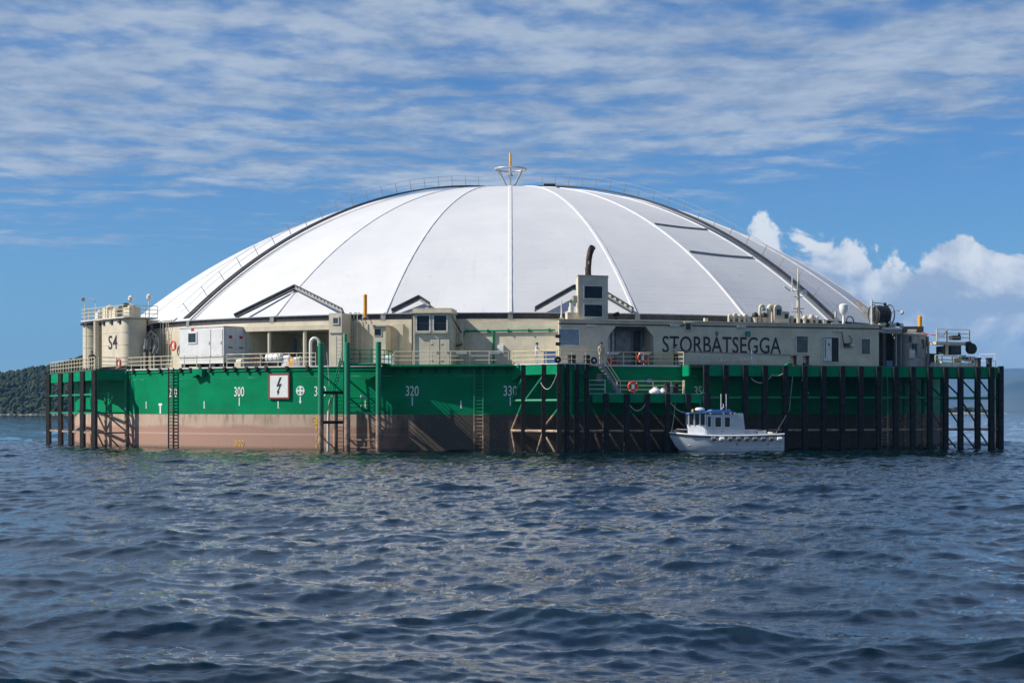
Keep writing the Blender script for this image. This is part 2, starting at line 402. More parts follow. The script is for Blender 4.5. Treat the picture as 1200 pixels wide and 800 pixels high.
def water():
    m = bpy.data.materials.new('water'); m.use_nodes = True; t = NT(m.node_tree); b = m.node_tree.nodes['Principled BSDF']
    pos = t.node('ShaderNodeNewGeometry').outputs['Position']; x, y, z = t.sep(pos)
    c = t.mix(t.ss(z, -.25, .3), (.0003, .0035, .007), (.0008, .011, .015))
    t.l.new(c, b.inputs['Base Color'])
    b.inputs['IOR'].default_value = 1.5; b.inputs['Roughness'].default_value = .03
    p1 = t.xyz(t.m('MULTIPLY', x, .6), t.m('MULTIPLY', y, 1.5), 0.0)
    r1 = t.noise(p1, 2.6, 6, .66, .35); r2 = t.noise(p1, 15.0, 3, .6, .3)
    patch = t.ss(t.noise(pos, .09, 3, .5), .35, .68, .30, 1.0)
    h = t.m('MULTIPLY', t.m('ADD', r1, t.m('MULTIPLY', r2, .10)), patch)
    bn = t.node('ShaderNodeBump'); bn.inputs['Strength'].default_value = .6; bn.inputs['Distance'].default_value = .045
    t.l.new(h, bn.inputs['Height']); t.l.new(bn.outputs[0], b.inputs['Normal'])
    M['water'] = m
water()
def foliage(name, a, b_, sc):
    m = bpy.data.materials.new(name); m.use_nodes = True; t = NT(m.node_tree); b = m.node_tree.nodes['Principled BSDF']
    pos = t.node('ShaderNodeNewGeometry').outputs['Position']
    c = t.mix(t.ss(t.noise(pos, sc, 4, .6), .35, .65), a, b_)
    t.l.new(c, b.inputs['Base Color']); b.inputs['Roughness'].default_value = .8; b.inputs['Specular IOR Level'].default_value = .2
    M[name] = m
foliage('leaves', (.010, .022, .008), (.040, .058, .018), .12)
foliage('hill_ground', (.02, .03, .012), (.05, .06, .025), .02)
foliage('far_slope', (.02, .03, .02), (.09, .09, .07), .0012)
foliage('rock', (.22, .20, .18), (.40, .37, .33), .15)

# ------------------------------------------------------------------ sea
def wave_tile(N, L, seed, peak, lo, hi, wind, spread, ex=4.0):
    rng = np.random.default_rng(seed)
    k1 = np.fft.fftfreq(N, L / N) * 2 * np.pi
    kx, ky = np.meshgrid(k1, k1, indexing='ij'); k = np.hypot(kx, ky); k[0, 0] = 1e-6
    lam = 2 * np.pi / k; kp = 2 * np.pi / peak
    S = k ** -ex * np.exp(-1.25 * (kp / k) ** 2)
    ca = (kx * wind[0] + ky * wind[1]) / k
    S = S * (np.abs(ca) ** spread * .9 + .1) * (lam < hi) * (lam > lo); S[0, 0] = 0
    amp = np.sqrt(S) * (rng.normal(size=(N, N)) + 1j * rng.normal(size=(N, N)))
    h = np.fft.ifft2(amp).real; sc = 1 / h.std()
    dx = np.fft.ifft2(-1j * kx / k * amp).real; dy = np.fft.ifft2(-1j * ky / k * amp).real
    return h * sc, dx * sc, dy * sc
def sample(a, x, y, L):
    N = a.shape[0]; u = (x / L * N) % N; v = (y / L * N) % N
    i = np.floor(u).astype(int); j = np.floor(v).astype(int); fu = u - i; fv = v - j
    i %= N; j %= N; i2 = (i + 1) % N; j2 = (j + 1) % N
    return a[i, j] * (1 - fu) * (1 - fv) + a[i2, j] * fu * (1 - fv) + a[i, j2] * (1 - fu) * fv + a[i2, j2] * fu * fv
def build_sea():
    rows = [-6000, -2000, -700, -250, -80, -25, -8, 2, 7, 11, 14]
    d = 15.0
    while d < 178:
        rows.append(d); d += min(.17, max(.055, d * d / (CAM_H * FPX) * 1.15))
    while d < 40000:
        rows.append(d); d *= 1.035
    rows.append(42000)
    d = np.array(rows)
    inner = np.linspace(-.42, .42, 640)
    outer = np.array([.45, .5, .6, .75, 1.0, 1.5, 2.5, 5, 12, 30])
    u = np.concatenate([-outer[::-1], inner, outer])
    Dg, Ug = np.meshgrid(d, u, indexing='ij')
    X = Ug * np.maximum(Dg, 15.0); Y = Dg - CAM_D
    X[Dg < 0] = (Ug * (15 + np.abs(Dg)))[Dg < 0]
    wind = np.array([.30, 1.0]); wind /= np.hypot(*wind)
    tiles = [(wave_tile(512, 97.0, 3, 6.2, .9, 16, wind, 10, 5.0), 97.0, .070, 1.6, .35),
             (wave_tile(512, 61.0, 8, 1.9, .4, 6, np.array([-.2, .95]), 4, 4.0), 61.0, .0190, 1.5, -.3),
             (wave_tile(512, 23.0, 5, .75, .11, 1.9, wind, 2, 3.8), 23.0, .0098, 1.2, .15)]
    H = np.zeros_like(X); DX = np.zeros_like(X); DY = np.zeros_like(X)
    inner_m = (np.abs(Ug) < .46) & (Dg > 12)
    x = X[inner_m]; y = Y[inner_m]
    # gusts: patches of rougher and calmer water
    for (t, L, a, chop, rot) in tiles:
        c, s_ = math.cos(rot), math.sin(rot)
        xr = x * c - y * s_; yr = x * s_ + y * c
        h, ax, ay = (sample(q, xr, yr, L) for q in t)
        H[inner_m] += a * h
        gx = ax * c + ay * s_; gy = -ax * s_ + ay * c
        DX[inner_m] += a * chop * gx; DY[inner_m] += a * chop * gy
    fade = np.clip((Dg - 12) / 4, 0, 1) * np.clip((.45 - np.abs(Ug)) / .05, 0, 1) * np.clip(1.6 - Dg / 1200, .3, 1)
    X = X - DX * fade; Yy = Y - DY * fade; H = H * fade
    nr, nc = X.shape
    co = np.stack([X, Yy, H], -1).reshape(-1, 3)
    i = np.arange(nr - 1)[:, None] * nc + np.arange(nc - 1)[None, :]
    q = np.stack([i, i + 1, i + nc + 1, i + nc], -1).reshape(-1, 4)
    me = bpy.data.meshes.new('sea'); me.vertices.add(len(co)); me.vertices.foreach_set('co', co.astype(np.float32).ravel())
    me.loops.add(q.size); me.loops.foreach_set('vertex_index', q.astype(np.int32).ravel())
    me.polygons.add(len(q)); me.polygons.foreach_set('loop_start', np.arange(0, q.size, 4, dtype=np.int32))
    me.polygons.foreach_set('use_smooth', np.ones(len(q), dtype=bool)); me.update(); me.validate()
    me.materials.append(M['water'])
    o = bpy.data.objects.new('sea', me); C.objects.link(o); kind(o, 'structure')
build_sea()

# ------------------------------------------------------------------ far land
def fnoise(x, seed, octs=5):
    rng = random.Random(seed); v = 0
    for o in range(octs):
        f = 2 ** o; p = rng.uniform(0, 6.28); q = rng.uniform(0, 6.28)
        v += (math.sin(x * f + p) + math.sin(x * f * 1.37 + q)) / f * .5
    return v
def land(name, m, prof, d0, depth, u0, u1, n, rows=14, rough=0.0, seed=1):
    """a hill with a ridge profile given in metres over bearing, rising away from the shore"""
    mb = MB(); rng = random.Random(seed)
    for j in range(rows + 1):
        t = j / rows; s = math.sin(min(1, t * 1.25) * math.pi / 2) ** .8 if t < .8 else 1 - (t - .8) * 2.2
        for i in range(n + 1):
            u = u0 + (u1 - u0) * i / n; d = d0 + depth * t
            h = prof(u) * s + (rng.uniform(-1, 1) * rough * s) + fnoise(u * 60 + j * .7, seed + j) * rough
            mb.v.append((u * d, d - CAM_D, max(-.8, h) if j else -.8))
    for j in range(rows):
        for i in range(n):
            a = j * (n + 1) + i; mb.f.append((a, a + 1, a + n + 2, a + n + 1))
    return kind(mb.build(name, m, None, 60), 'structure')
def hill_h(u):                       # ridge of the wooded headland on the left
    px = PX0 + u * FPX
    pts = [(-1400, 6), (-900, 26), (-500, 34), (-150, 30), (0, 24.5), (20, 25.5), (45, 28.0), (70, 30.0), (95, 35), (160, 42), (300, 40), (430, 22), (520, 3), (560, 0)]
    for (a, ha), (b, hb) in zip(pts, pts[1:]):
        if a <= px <= b:
            t = (px - a) / (b - a); return (ha + (hb - ha) * t) * 1.32
    return 0
land('hill', 'hill_ground', hill_h, 1130, 420, (-1400 - PX0) / FPX, (560 - PX0) / FPX, 150, 12, 1.0, 4)
def woodland():
    rng = random.Random(11); mb = MB()
    ico = bmesh.new(); bmesh.ops.create_icosphere(ico, subdivisions=1, radius=1.0)
    iv = [v.co.copy() for v in ico.verts]; fi = [tuple(v.index for v in f.verts) for f in ico.faces]; ico.free()
    for k in range(6500):
        px = rng.uniform(-260, 330) if k < 6000 else rng.uniform(-1300, -260)
        u = (px - PX0) / FPX; t = rng.random() ** .8 * .86; d = 1132 + 420 * t
        s = math.sin(min(1, t * 1.25) * math.pi / 2) ** .8 if t < .8 else 1
        h = hill_h(u) * s; r = rng.uniform(1.3, 3.2); hh = r * rng.uniform(.75, 1.2)
        if h < 1: h = 1
        for c in range(3):
            off = V(rng.uniform(-.7, .7) * r, rng.uniform(-.6, .6) * r, hh * .55 + rng.uniform(-.4, .7) * hh)
            rr = r * rng.uniform(.5, .85)
            vs_ = [V(u * d, d - CAM_D, h) + off + V(v.x * rr, v.y * rr, v.z * rr * hh / r) * rng.uniform(.8, 1.15) for v in iv]
            mb.add(vs_, fi)
    o = kind(mb.build('woodland', 'leaves', recalc=False), 'stuff')
    o['label'] = 'dense green woodland covering the headland at the left'; o['category'] = 'wood'
woodland()
def shore_rocks():
    mb = MB(); rng = random.Random(5)
    for k in range(420):
        px = rng.uniform(-250, 330); u = (px - PX0) / FPX; d = 1130 + rng.uniform(-4, 2); r = rng.uniform(.5, 1.5)
        mb.lathe([(r, -.5), (r * rng.uniform(.7, 1), .25 * r), (r * .4, .75 * r * rng.uniform(.6, 1.1))], (u * d, d - CAM_D, -.2), 7)
    o = kind(mb.build('shore_rocks', 'rock'), 'stuff'); o['label'] = 'pale boulders along the headland shore at the left'; o['category'] = 'rocks'
shore_rocks()
def mount_h(u):                      # far mountains on the right
    px = PX0 + u * FPX
    pts = [(560, 0), (760, 90), (980, 250), (1080, 300), (1175, 305), (1195, 312), (1230, 300), (1330, 420), (1500, 520), (1800, 380), (2300, 500), (3000, 300)]
    for (a, ha), (b, hb) in zip(pts, pts[1:]):
        if a <= px <= b: return (ha + (hb - ha) * (px - a) / (b - a)) * 1.0
    return 0
land('mountain', 'far_slope', mount_h, 10500, 2600, (560 - PX0) / FPX, (3000 - PX0) / FPX, 240, 16, 9.0, 9)
def mount2(u):
    px = PX0 + u * FPX
    return max(0, 140 + 60 * math.sin(px * .021 + .6) + 25 * math.sin(px * .07)) * min(1, max(0, (px - 900) / 260))
land('near_mountain', 'far_slope', mount2, 7800, 1500, (900 - PX0) / FPX, (2600 - PX0) / FPX, 200, 12, 6.0, 14)
def islet_h(u):
    px = PX0 + u * FPX
    return max(0, 2.6 * math.sin((px - 1085) / 90 * math.pi)) if 1085 < px < 1175 else 0
land('islet', 'rock', islet_h, 1500, 60, (1080 - PX0) / FPX, (1180 - PX0) / FPX, 60, 6, .35, 21)
def islet_scrub():
    rng = random.Random(31); mb = MB()
    for k in range(420):
        px = rng.uniform(1096, 1162); u = (px - PX0) / FPX; d = 1515 + rng.uniform(0, 30); r = rng.uniform(.8, 2.0); h = islet_h(u) * .8
        env = max(.25, math.sin((px - 1093) / 72 * math.pi))
        c = V(u * d, d - CAM_D, h + rng.uniform(0, 3.2) * env)
        mb.lathe([(r * .4, -r * .6), (r * rng.uniform(.8, 1.1), 0), (r * rng.uniform(.5, .8), r * .5), (r * .2, r * .8)], c, 6)
    o = kind(mb.build('islet_scrub', 'leaves'), 'stuff'); o['label'] = 'low green scrub on the distant islet at right'; o['category'] = 'scrub'
islet_scrub()

# ------------------------------------------------------------------ the floating tank
RH, ZD, ZB = 47.8, 7.3, 3.1                      # hull radius, deck height, paint boundary
tank = thing('floating_tank', 'huge round green steel tank hull with a brown lower band', 'tank', (0, 0, 0))
NSEG = 192
def shell(r, z0, z1, n=NSEG):
    mb = MB()
    for k in range(n):
        t = 2 * math.pi * k / n
        mb.v.append(tuple(pol(r, t, z0))); mb.v.append(tuple(pol(r, t, z1)))
    for k in range(n):
        a = 2 * k; b = (2 * k + 2) % (2 * n); mb.f.append((a, b, b + 1, a + 1))
    return mb
shell(RH, ZB, ZD - .12).build('upper_plating', 'hull_upper', tank, 30)
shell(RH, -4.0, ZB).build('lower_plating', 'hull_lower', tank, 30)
MB().arc(35.0, RH - .22, ZD - .12, ZD - .004, 0, 2 * math.pi, NSEG, True).build('deck', 'deck_paint', tank)
MB().arc(RH - .22, RH + .10, ZD - .12, ZD, 0, 2 * math.pi, NSEG, True).build('deck_edge', 'pale_steel', tank)
MB().arc(RH + .005, RH + .07, ZD - .42, ZD - .34, 0, 2 * math.pi, NSEG, True).build('rubbing_strip', 'green', tank)
# the walkway edge hangs further out right of the ladder platform
a0, a1 = ang(452, RH), ang(602, RH)
MB().arc(RH + .02, RH + 1.0, ZD - .16, ZD - .006, a0, a1, 20).build('deck_overhang', 'green', tank)
for k in range(9):
    t = a0 + (a1 - a0) * (k + .5) / 9; ux = V(math.cos(t), math.sin(t), 0)
    MB().prism([pol(RH + .01, t, ZD - .17) - ux * .03, pol(RH + .9, t, ZD - .17) - ux * .03, pol(RH + .01, t, ZD - .75) - ux * .03], ux * .06).build('overhang_bracket', 'green', tank)
# black clips under the deck edge
def clips():
    px = 158.0; first = None
    while px < 372:
        t = ang(px, RH); c = pol(RH + .10, t, ZD - .02); ux = V(math.cos(t), math.sin(t), 0); n = pol(1, t)
        mb = MB().prism([c + ux * -.13, c + ux * .13, c + ux * .13 - Z * .22, c + ux * .05 - Z * .42, c - ux * .08 - Z * .42, c - ux * .13 - Z * .22], n * .14)
        mb.build('clip', 'black_rubber', tank)
        px += random.choice([11.5, 14, 17, 24])
clips()
# bearings painted round the hull, every ten degrees
def markings():
    for deg in (290, 300, 310, 320, 330, 350):
        t = R(deg - 330); n = pol(1, t); ux = V(math.cos(t), math.sin(t), 0)
        m = 'marking_white'
        text('number', str(deg), m, tank, pol(RH + .012, t, 5.10), ux, .86, 1.12, .012)
        MB().frame(pol(RH + .012, t, 4.22), ux * .05, n * .006, Z * .36).build('tick_mark', m, tank)
    for deg in (285, 295, 305, 315, 325, 335):
        t = R(deg - 330); n = pol(1, t); ux = V(math.cos(t), math.sin(t), 0)
        MB().frame(pol(RH + .012, t, 3.95), ux * .05, n * .006, Z * .32).frame(pol(RH + .012, t, 3.66) + ux * .07, ux * .05, n * .006, Z * .03).build('tick_mark', 'marking_white', tank)
    for deg, sx in ((300, 1.05), (309.2, 1.0)):
        t = R(deg - 330); ux = V(math.cos(t), math.sin(t), 0)
        if deg == 300: text('number', '300', 'marking_yellow', tank, pol(RH + .012, t, .55), ux, .52, 1.05, .012)
    t = ang(369.5, RH); ux = V(math.cos(t), math.sin(t), 0); n = pol(1, t)
    text('number', '3', 'marking_yellow', tank, pol(RH + .012, t, 2.55), ux, .75, .5, .012)
    for zz in (1.95, 1.1, .4): MB().frame(pol(RH + .012, t, zz) + ux * .1, ux * .06, n * .006, Z * .22).build('tick_mark', 'marking_yellow', tank)
    # T mark
    t = ang(188, RH); ux = V(math.cos(t), math.sin(t), 0); n = pol(1, t)
    MB().frame(pol(RH + .012, t, 3.98), ux * .26, n * .006, Z * .11).frame(pol(RH + .012, t, 3.50), ux * .10, n * .006, Z * .34).build('load_mark', 'marking_white', tank)
    # round marker with four dark quarters, arrow below it
    t = ang(352, RH); ux = V(math.cos(t), math.sin(t), 0); n = pol(1, t); c = pol(RH + .012, t, 5.15)
    MB().lathe([(.42, 0), (.42, .012)], c, 24, n).build('round_mark', 'marking_white', tank)
    for k in range(4):
        q = R(45 + 90 * k); e = ux * math.cos(q) + Z * math.sin(q); f = ux * -math.sin(q) + Z * math.cos(q)
        MB().prism([c + n * .014 + e * .10, c + n * .014 + e * .30 + f * .13, c + n * .014 + e * .34, c + n * .014 + e * .30 - f * .13], n * .006).build('round_mark_quarter', 'green', tank)
    b = pol(RH + .012, t, 4.35)
    MB().prism([b + ux * -.06 + Z * .3, b + ux * .06 + Z * .3, b + ux * .06 - Z * .1, b + ux * .15 - Z * .1, b - Z * .35, b - ux * .15 - Z * .1, b - ux * .06 - Z * .1], n * .012).build('arrow_mark', 'marking_white', tank)
markings()
def ladder_mesh(p0, p1, side, w=.45, r=.035, step=.3):
    mb = MB(); p0 = Vector(p0); p1 = Vector(p1); side = Vector(side).normalized()
    for s in (-1, 1): mb.tube(p0 + side * s * w / 2, p1 + side * s * w / 2, r, 6)
    n = int((p1 - p0).length / step)
    for k in range(1, n):
        c = p0.lerp(p1, k / n); mb.tube(c - side * w / 2, c + side * w / 2, r * .6, 5)
    return mb
def hull_ladder(px, m, w=.6, r=.06, ztop=ZD, zb=-.3):
    t = ang(px, RH + .3); side = V(math.cos(t), math.sin(t), 0)
    mb = ladder_mesh(pol(RH + .30, t, zb), pol(RH + .30, t, ztop), side, w, r)
    for zz in (1.2, 3.4, 5.6): 
        for s in (-1, 1): mb.tube(pol(RH, t, zz) + side * s * w / 2, pol(RH + .3, t, zz) + side * s * w / 2, .03, 5)
    mb.build('ladder', m, tank)
hull_ladder(200.5, 'black', .72, .075)
hull_ladder(561, 'two_tone', .75, .06, 7.0)
hull_ladder(1037, 'green', .6, .05, 7.0)
# chute under the switch room
t = ang(235.5, RH); ux = V(math.cos(t), math.sin(t), 0); n = pol(1, t)
c = pol(RH, t, ZD - .12)
MB().prism([c - ux * .62 - Z * .02, c + ux * .62 - Z * .02, c + ux * .62 - Z * .75, c + ux * .15 - Z * .5, c - ux * .62 - Z * .8], n * .5).build('overflow_chute', 'green', tank)
# warning sign on the hull
t = ang(327, RH + .1); ux = V(math.cos(t), math.sin(t), 0); n = pol(1, t); c = pol(RH + .10, t, 5.55)
sg = thing('warning_sign', 'white square high-voltage sign with black lightning arrow, red-brown border', 'sign', c - Z * 1.05)
MB().frame(c, ux * 1.0, n * .04, Z * 1.03).build('sign_panel', 'marking_white', sg)
fr = MB()
for s in (-1, 1):
    fr.frame(c + ux * s * 1.0, ux * .07, n * .055, Z * 1.10); fr.frame(c + Z * s * 1.03, ux * .93, n * .055, Z * .07)
fr.build('sign_border', 'sign_border', sg)
o = c + n * .045
def q2(a, b): return o + ux * a + Z * b
MB().prism([q2(.10, .78), q2(.28, .78), q2(.02, .18), q2(.30, .22), q2(-.02, -.42), q2(-.14, -.40), q2(.08, .02), q2(-.24, -.04)], n * .012).prism([q2(-.18, -.38), q2(.08, -.44), q2(-.12, -.80)], n * .013).build('lightning_arrow', 'black', sg)
for s in (-1, 1):
    for k in (-1, 1): MB().tube(c + ux * s * .7 + Z * k * .7 - n * .2, c + ux * s * .7 + Z * k * .7, .03, 6).build('bracket', 'galvanised', sg)

# ------------------------------------------------------------------ dome
RS, ZTOP, RD = 64.1, 28.3, 42.7
ZC = ZTOP - RS
def dome_z(r): return ZC + math.sqrt(RS * RS - r * r)
def on_dome(px, py, lift=0.0):
    c = V(0, -CAM_D, CAM_H); d = (W(px, py, 100) - c).normalized(); oc = c - V(0, 0, ZC)
    b = oc.dot(d); q = oc.dot(oc) - (RS + lift) ** 2; disc = b * b - q
    return c + d * (-b - math.sqrt(max(0, disc)))
dome = thing('dome_roof', 'white fabric dome roof of pointed panels over the round tank', 'dome', (0, 0, 12))
NR = 24
def dome_panels():
    nr, ns = 22, 6
    for k in range(NR):
        t0 = 2 * math.pi * k / NR; t1 = 2 * math.pi * (k + 1) / NR; mb = MB()
        for j in range(nr + 1):
            r = RD - (RD - .7) * j / nr; z = dome_z(r)
            a = pol(r, t0, z); b = pol(r, t1, z); nrm = V(*(pol(r, (t0 + t1) / 2, z) - V(0, 0, ZC))).normalized()
            for i in range(ns + 1):
                f = i / ns; sag = .10 * math.sin(f * math.pi) * (r / RD)
                mb.v.append(tuple(a.lerp(b, f) - nrm * sag))
        for j in range(nr):
            for i in range(ns):
                q = j * (ns + 1) + i; mb.f.append((q, q + 1, q + ns + 2, q + ns + 1))
        mb.build('panel', 'membrane', dome, 50)
        mb = MB(); sd_ = V(math.cos(t0), math.sin(t0), 0)          # flat seam cover over the joint
        for j in range(25):
            r = RD + .05 - (RD - .6) * j / 24; q = pol(r, t0, dome_z(min(r, RD))); nn = (q - V(0, 0, ZC)).normalized(); w = min(1, r / 8)
            for a_, h_ in ((-.20, -.03), (-.13, .055), (.13, .055), (.20, -.03)): mb.v.append(tuple(q + sd_ * a_ * w + nn * h_))
        for j in range(24):
            for i in range(3): e = j * 4 + i; mb.f.append((e, e + 1, e + 5, e + 4))
        mb.build('rib', 'white', dome)
dome_panels()
MB().arc(RD - .2, RD + .42, 11.42, 11.90, 0, 2 * math.pi, 96, True).build('ring_beam', 'dark_steel', dome)
MB().arc(RD - .2, RD + .60, 11.90, 11.98, 0, 2 * math.pi, 96, True).build('ring_flange', 'galvanised', dome)
MB().arc(RD - .3, RD + .55, 11.05, 11.42, 0, 2 * math.pi, 96, True).build('ring_fascia', 'beige', dome)
for k in range(NR):                                  # pale feet where the ribs land on the ring
    t = 2 * math.pi * k / NR
    MB().frame(pol(RD + .45, t, 11.66), V(math.cos(t), math.sin(t), 0) * .22, pol(.12, t), Z * .28).build('rib_foot', 'grey_steel', dome)
# battens across the panel on the right
def panel_pt(th, r, lift=0.0):
    k = math.floor(th / R(15)); t0, t1 = k * R(15), (k + 1) * R(15); z = dome_z(r)
    f = math.tan(th - (t0 + t1) / 2) / math.tan(R(7.5)) / 2 + .5
    nn = (pol(r, (t0 + t1) / 2, z) - V(0, 0, ZC)).normalized()
    return pol(r, t0, z).lerp(pol(r, t1, z), f) - nn * (.10 * math.sin(f * math.pi) * r / RD - lift)
for py, px in ((264.5, 792), (297, 840)):
    q = on_dome(px, py); rr = V(q.x, q.y, 0).length
    MB().path([panel_pt(R(30.3 + 14.2 * f / 8), rr + .25 * f / 8, .05) for f in range(9)], .10, 6).build('batten', 'grey_steel', dome)
# service stairs along two ribs
def stairway(sgn):
    t = sgn * R(45); side = V(math.cos(t), math.sin(t), 0) * sgn
    w = dome
    st = MB(); tr = MB(); hr = []
    pts = []
    for j in range(60):
        r = RD + .1 - (RD - 3.2) * j / 59; b = pol(r, t, dome_z(min(r, RD))); nn = (b - V(0, 0, ZC)).normalized()
        pts.append((b, nn))
    wk = MB()
    for s in (.25, 1.0): wk.path([b + nn * .3 + side * s for b, nn in pts], .08, 5)
    ob = wk.build('stairway', 'dark_steel', dome)
    ORI[ob.name] = ORI[dome.name]
    tr = MB()
    for (b, nn), (b2, n2) in zip(pts, pts[1:]):
        for f in (0, .33, .66):
            c = b.lerp(b2, f) + nn * .3
            tr.frame(c + side * .62, side * .36, (b2 - b).normalized() * .12, nn * .02)
    tr.build('treads', 'dark_steel', ob)
    for s in (1.0,):
        hr = MB()
        for h in (.55, 1.05): hr.path([b + nn * (.42 + h) + side * s for b, nn in pts], .018, 4)
        hr.build('handrail', 'galvanised', ob)
        for j in range(1, 60, 3):
            b, nn = pts[j]; MB().tube(b + nn * .42 + side * s, b + nn * 1.5 + side * s, .035, 5).build('handrail_post', 'galvanised', ob)
stairway(-1); stairway(1)
def steel_pipe(pts, r, name, m, parent, n=8): return MB().path(pts, r, n).build(name, m, parent, 50)
# crown at the apex
cr = thing('crown_ring', 'grey steel ring on struts around the apex of the dome', 'ring', (0, 0, ZTOP))
zr = 30.75
MB().torus((0, 0, zr), 1.78, .11, Z, 36, 8).build('ring', 'galvanised', cr, 60)
for k in range(6):
    q = R(30 + 60 * k); MB().tube((.28 * math.cos(q), .28 * math.sin(q), ZTOP + .1), (1.55 * math.cos(q), 1.55 * math.sin(q), zr - .05), .10, 8).build('strut', 'galvanised', cr, 60)
    MB().beam((1.55 * math.cos(q), 1.55 * math.sin(q), zr - .05), (1.9 * math.cos(q), 1.9 * math.sin(q), zr), .3, .06).build('gusset', 'pale_steel', cr)
MB().lathe([(.55, -.1), (.5, .35), (.3, .5)], (0, 0, ZTOP), 16).build('hub', 'black', cr, 40)
MB().lathe([(.34, 0), (.34, .12), (.14, .14)], (0, 0, 30.0), 14).tube((0, 0, ZTOP + .4), (0, 0, 30.0), .09, 8).build('pedestal', 'grey_steel', cr, 40)
def marker_pole(label, c, h, r=.13):
    p = thing('marker_pole', label, 'pole', c, 'orange marker poles')
    MB().lathe([(r, 0), (r * .96, h * .97), (r * .6, h)], c, 10).build('pole', 'orange', p, 40)
    MB().lathe([(r * 1.7, 0), (r * 1.7, .12), (r * 1.05, .16)], c, 10).build('base_collar', 'grey_steel', p, 40)
marker_pole('orange marker pole standing in the crown ring at the dome apex', V(0, 0, 30.14), 2.45)
marker_pole('orange marker pole on the ring wall left of the control cabin', W(428, 373, 142.6), 2.1, .17)
marker_pole('orange marker pole behind the round grimy tank at right', W(1078, 392, 152.5), 1.75, .2)
# black box and pale patch near the apex
a = on_dome(644, 218.2, .1)
vb = MB().frame(a + V(0, 0, .12), V(.62, 0, 0), V(0, .3, .03), V(0, 0, .14)).build('vent_hatch', 'black', dome)
a = on_dome(709, 225.5); a = panel_pt(math.atan2(a.x, -a.y), V(a.x, a.y, 0).length, .03); nn = (a - V(0, 0, ZC)).normalized(); e1 = nn.cross(Z).normalized() * -1; e2 = nn.cross(e1)
pt = MB()
for s in (-1, 1): pt.frame(a + e1 * s * .75, e1 * .08, e2 * .9, nn * .02); pt.frame(a + e2 * s * .9, e1 * .75, e2 * .08, nn * .021)
pt.build('patch', 'white', dome)
# inverted-V rain deflectors standing on the dome skirt
def deflector(pts, holes, label):
    pts = [on_dome(px, py, .35) for px, py in pts]
    d = thing('rain_deflector', label, 'deflector', pts[0], 'rain deflectors on the dome skirt')
    for i, (a, b) in enumerate(zip(pts, pts[1:])):
        nn = ((a + b) / 2 - V(0, 0, ZC)).normalized(); ax = (b - a); si = ax.normalized().cross(nn)
        MB().frame((a + b) / 2, ax / 2, si * .05, nn * .27).build('blade', 'dark_steel' , d)
        MB().frame((a + b) / 2 - nn * .02 + si * (.14 if si.z < 0 else -.14), ax / 2, si * .09, nn * .02).build('gutter', 'grey_steel', d)
        if i in holes:
            n = int(ax.length / .55)
            for k in range(n):
                c = a.lerp(b, (k + .5) / n)
                MB().frame(c + si * (.055 if si.y < 0 else -.055), ax.normalized() * .14, si * .012, nn * .18).build('slot', 'pale_steel', d)
deflector([(275, 370.5), (346, 336), (402, 364)], (1,), 'largest inverted-V dark deflector on the dome skirt, left side')
deflector([(459, 364.5), (491, 348.5), (504, 357)], (), 'small inverted-V dark deflector above the control cabin')
deflector([(627, 362), (672, 336.5), (700, 338), (742, 363.5)], (2,), 'inverted-V dark deflector behind the louvred vent tower')
deflector([(1003, 353), (1022, 372)], (), 'single slanted deflector blade at the right foot of the dome')

# ------------------------------------------------------------------ ring wall under the dome
RW = 43.35
rw = thing('ring_building', 'curved beige service building wall under the dome edge', 'building', (0, 0, ZD))
def wall_arc(pa, pb, r=RW, z0=ZD, z1=11.05, name='wall', m='beige', parent=None, th=.25):
    a, b = ang(pa, r), ang(pb, r); return MB().arc(r - th, r, z0, z1, a, b, max(3, int(abs(b - a) / .03))).build(name, m, parent or rw)
wall_arc(128, 292)
MB().arc(RW - .25, RW, ZD, 11.05, R(-100), ang(128, RW), 16).build('wall', 'beige', rw)
wall_arc(386, 543)
wa, wb = pol(RW - .2, ang(540, RW)), pol(RW + 2.0, ang(655, RW + 2.0))       # straight stretch turned a little to the left
wn_ = V(wb.y - wa.y, -(wb.x - wa.x), 0).normalized(); wn_ = wn_ if wn_.y < 0 else -wn_
MB().prism([wa + Z * ZD, wb + Z * ZD, wb + Z * 11.05, wa + Z * 11.05], -wn_ * .2).build('wall', 'beige', rw)
MB().prism([V(wa.x, wa.y, 11.06), V(wb.x, wb.y, 11.06), pol(RW - 1, ang(652, RW), 11.06), pol(RW - 1, ang(545, RW), 11.06)], Z * .1).build('roof_slab', 'beige', rw)
def FW(px, z, out=0.0):
    u = (px - PX0) / FPX; e = wb - wa; k = (wa.x - u * (wa.y + CAM_D)) / (u * e.y - e.x); return V(wa.x + e.x * k, wa.y + e.y * k, z) + wn_ * out
wall_arc(283, 395, 37.2, ZD, 11.05, 'recess_wall', 'beige')
a0 = ang(290, RW)
MB().arc(36.9, RW + .25, 10.62, 11.05, ang(288, RW), ang(388, RW), 8).build('roof_slab', 'beige', rw)
for px in (292, 388):
    t = ang(px, RW); MB().arc(37.1, RW - .26, ZD, 10.6, t - .003, t + .003, 1).build('return_wall', 'beige', rw)
for px in (315.5, 357):
    t = ang(px, RW); c = pol(RW - .05, t, 9.0)
    MB().lathe([(.17, -1.7), (.17, 1.62)], c, 10).build('column', 'beige', rw, 40)
    MB().tube(c + Z * 1.6, pol(RW - 1.6, t - .03, 9.4), .07, 6).build('knee_brace', 'beige', rw)
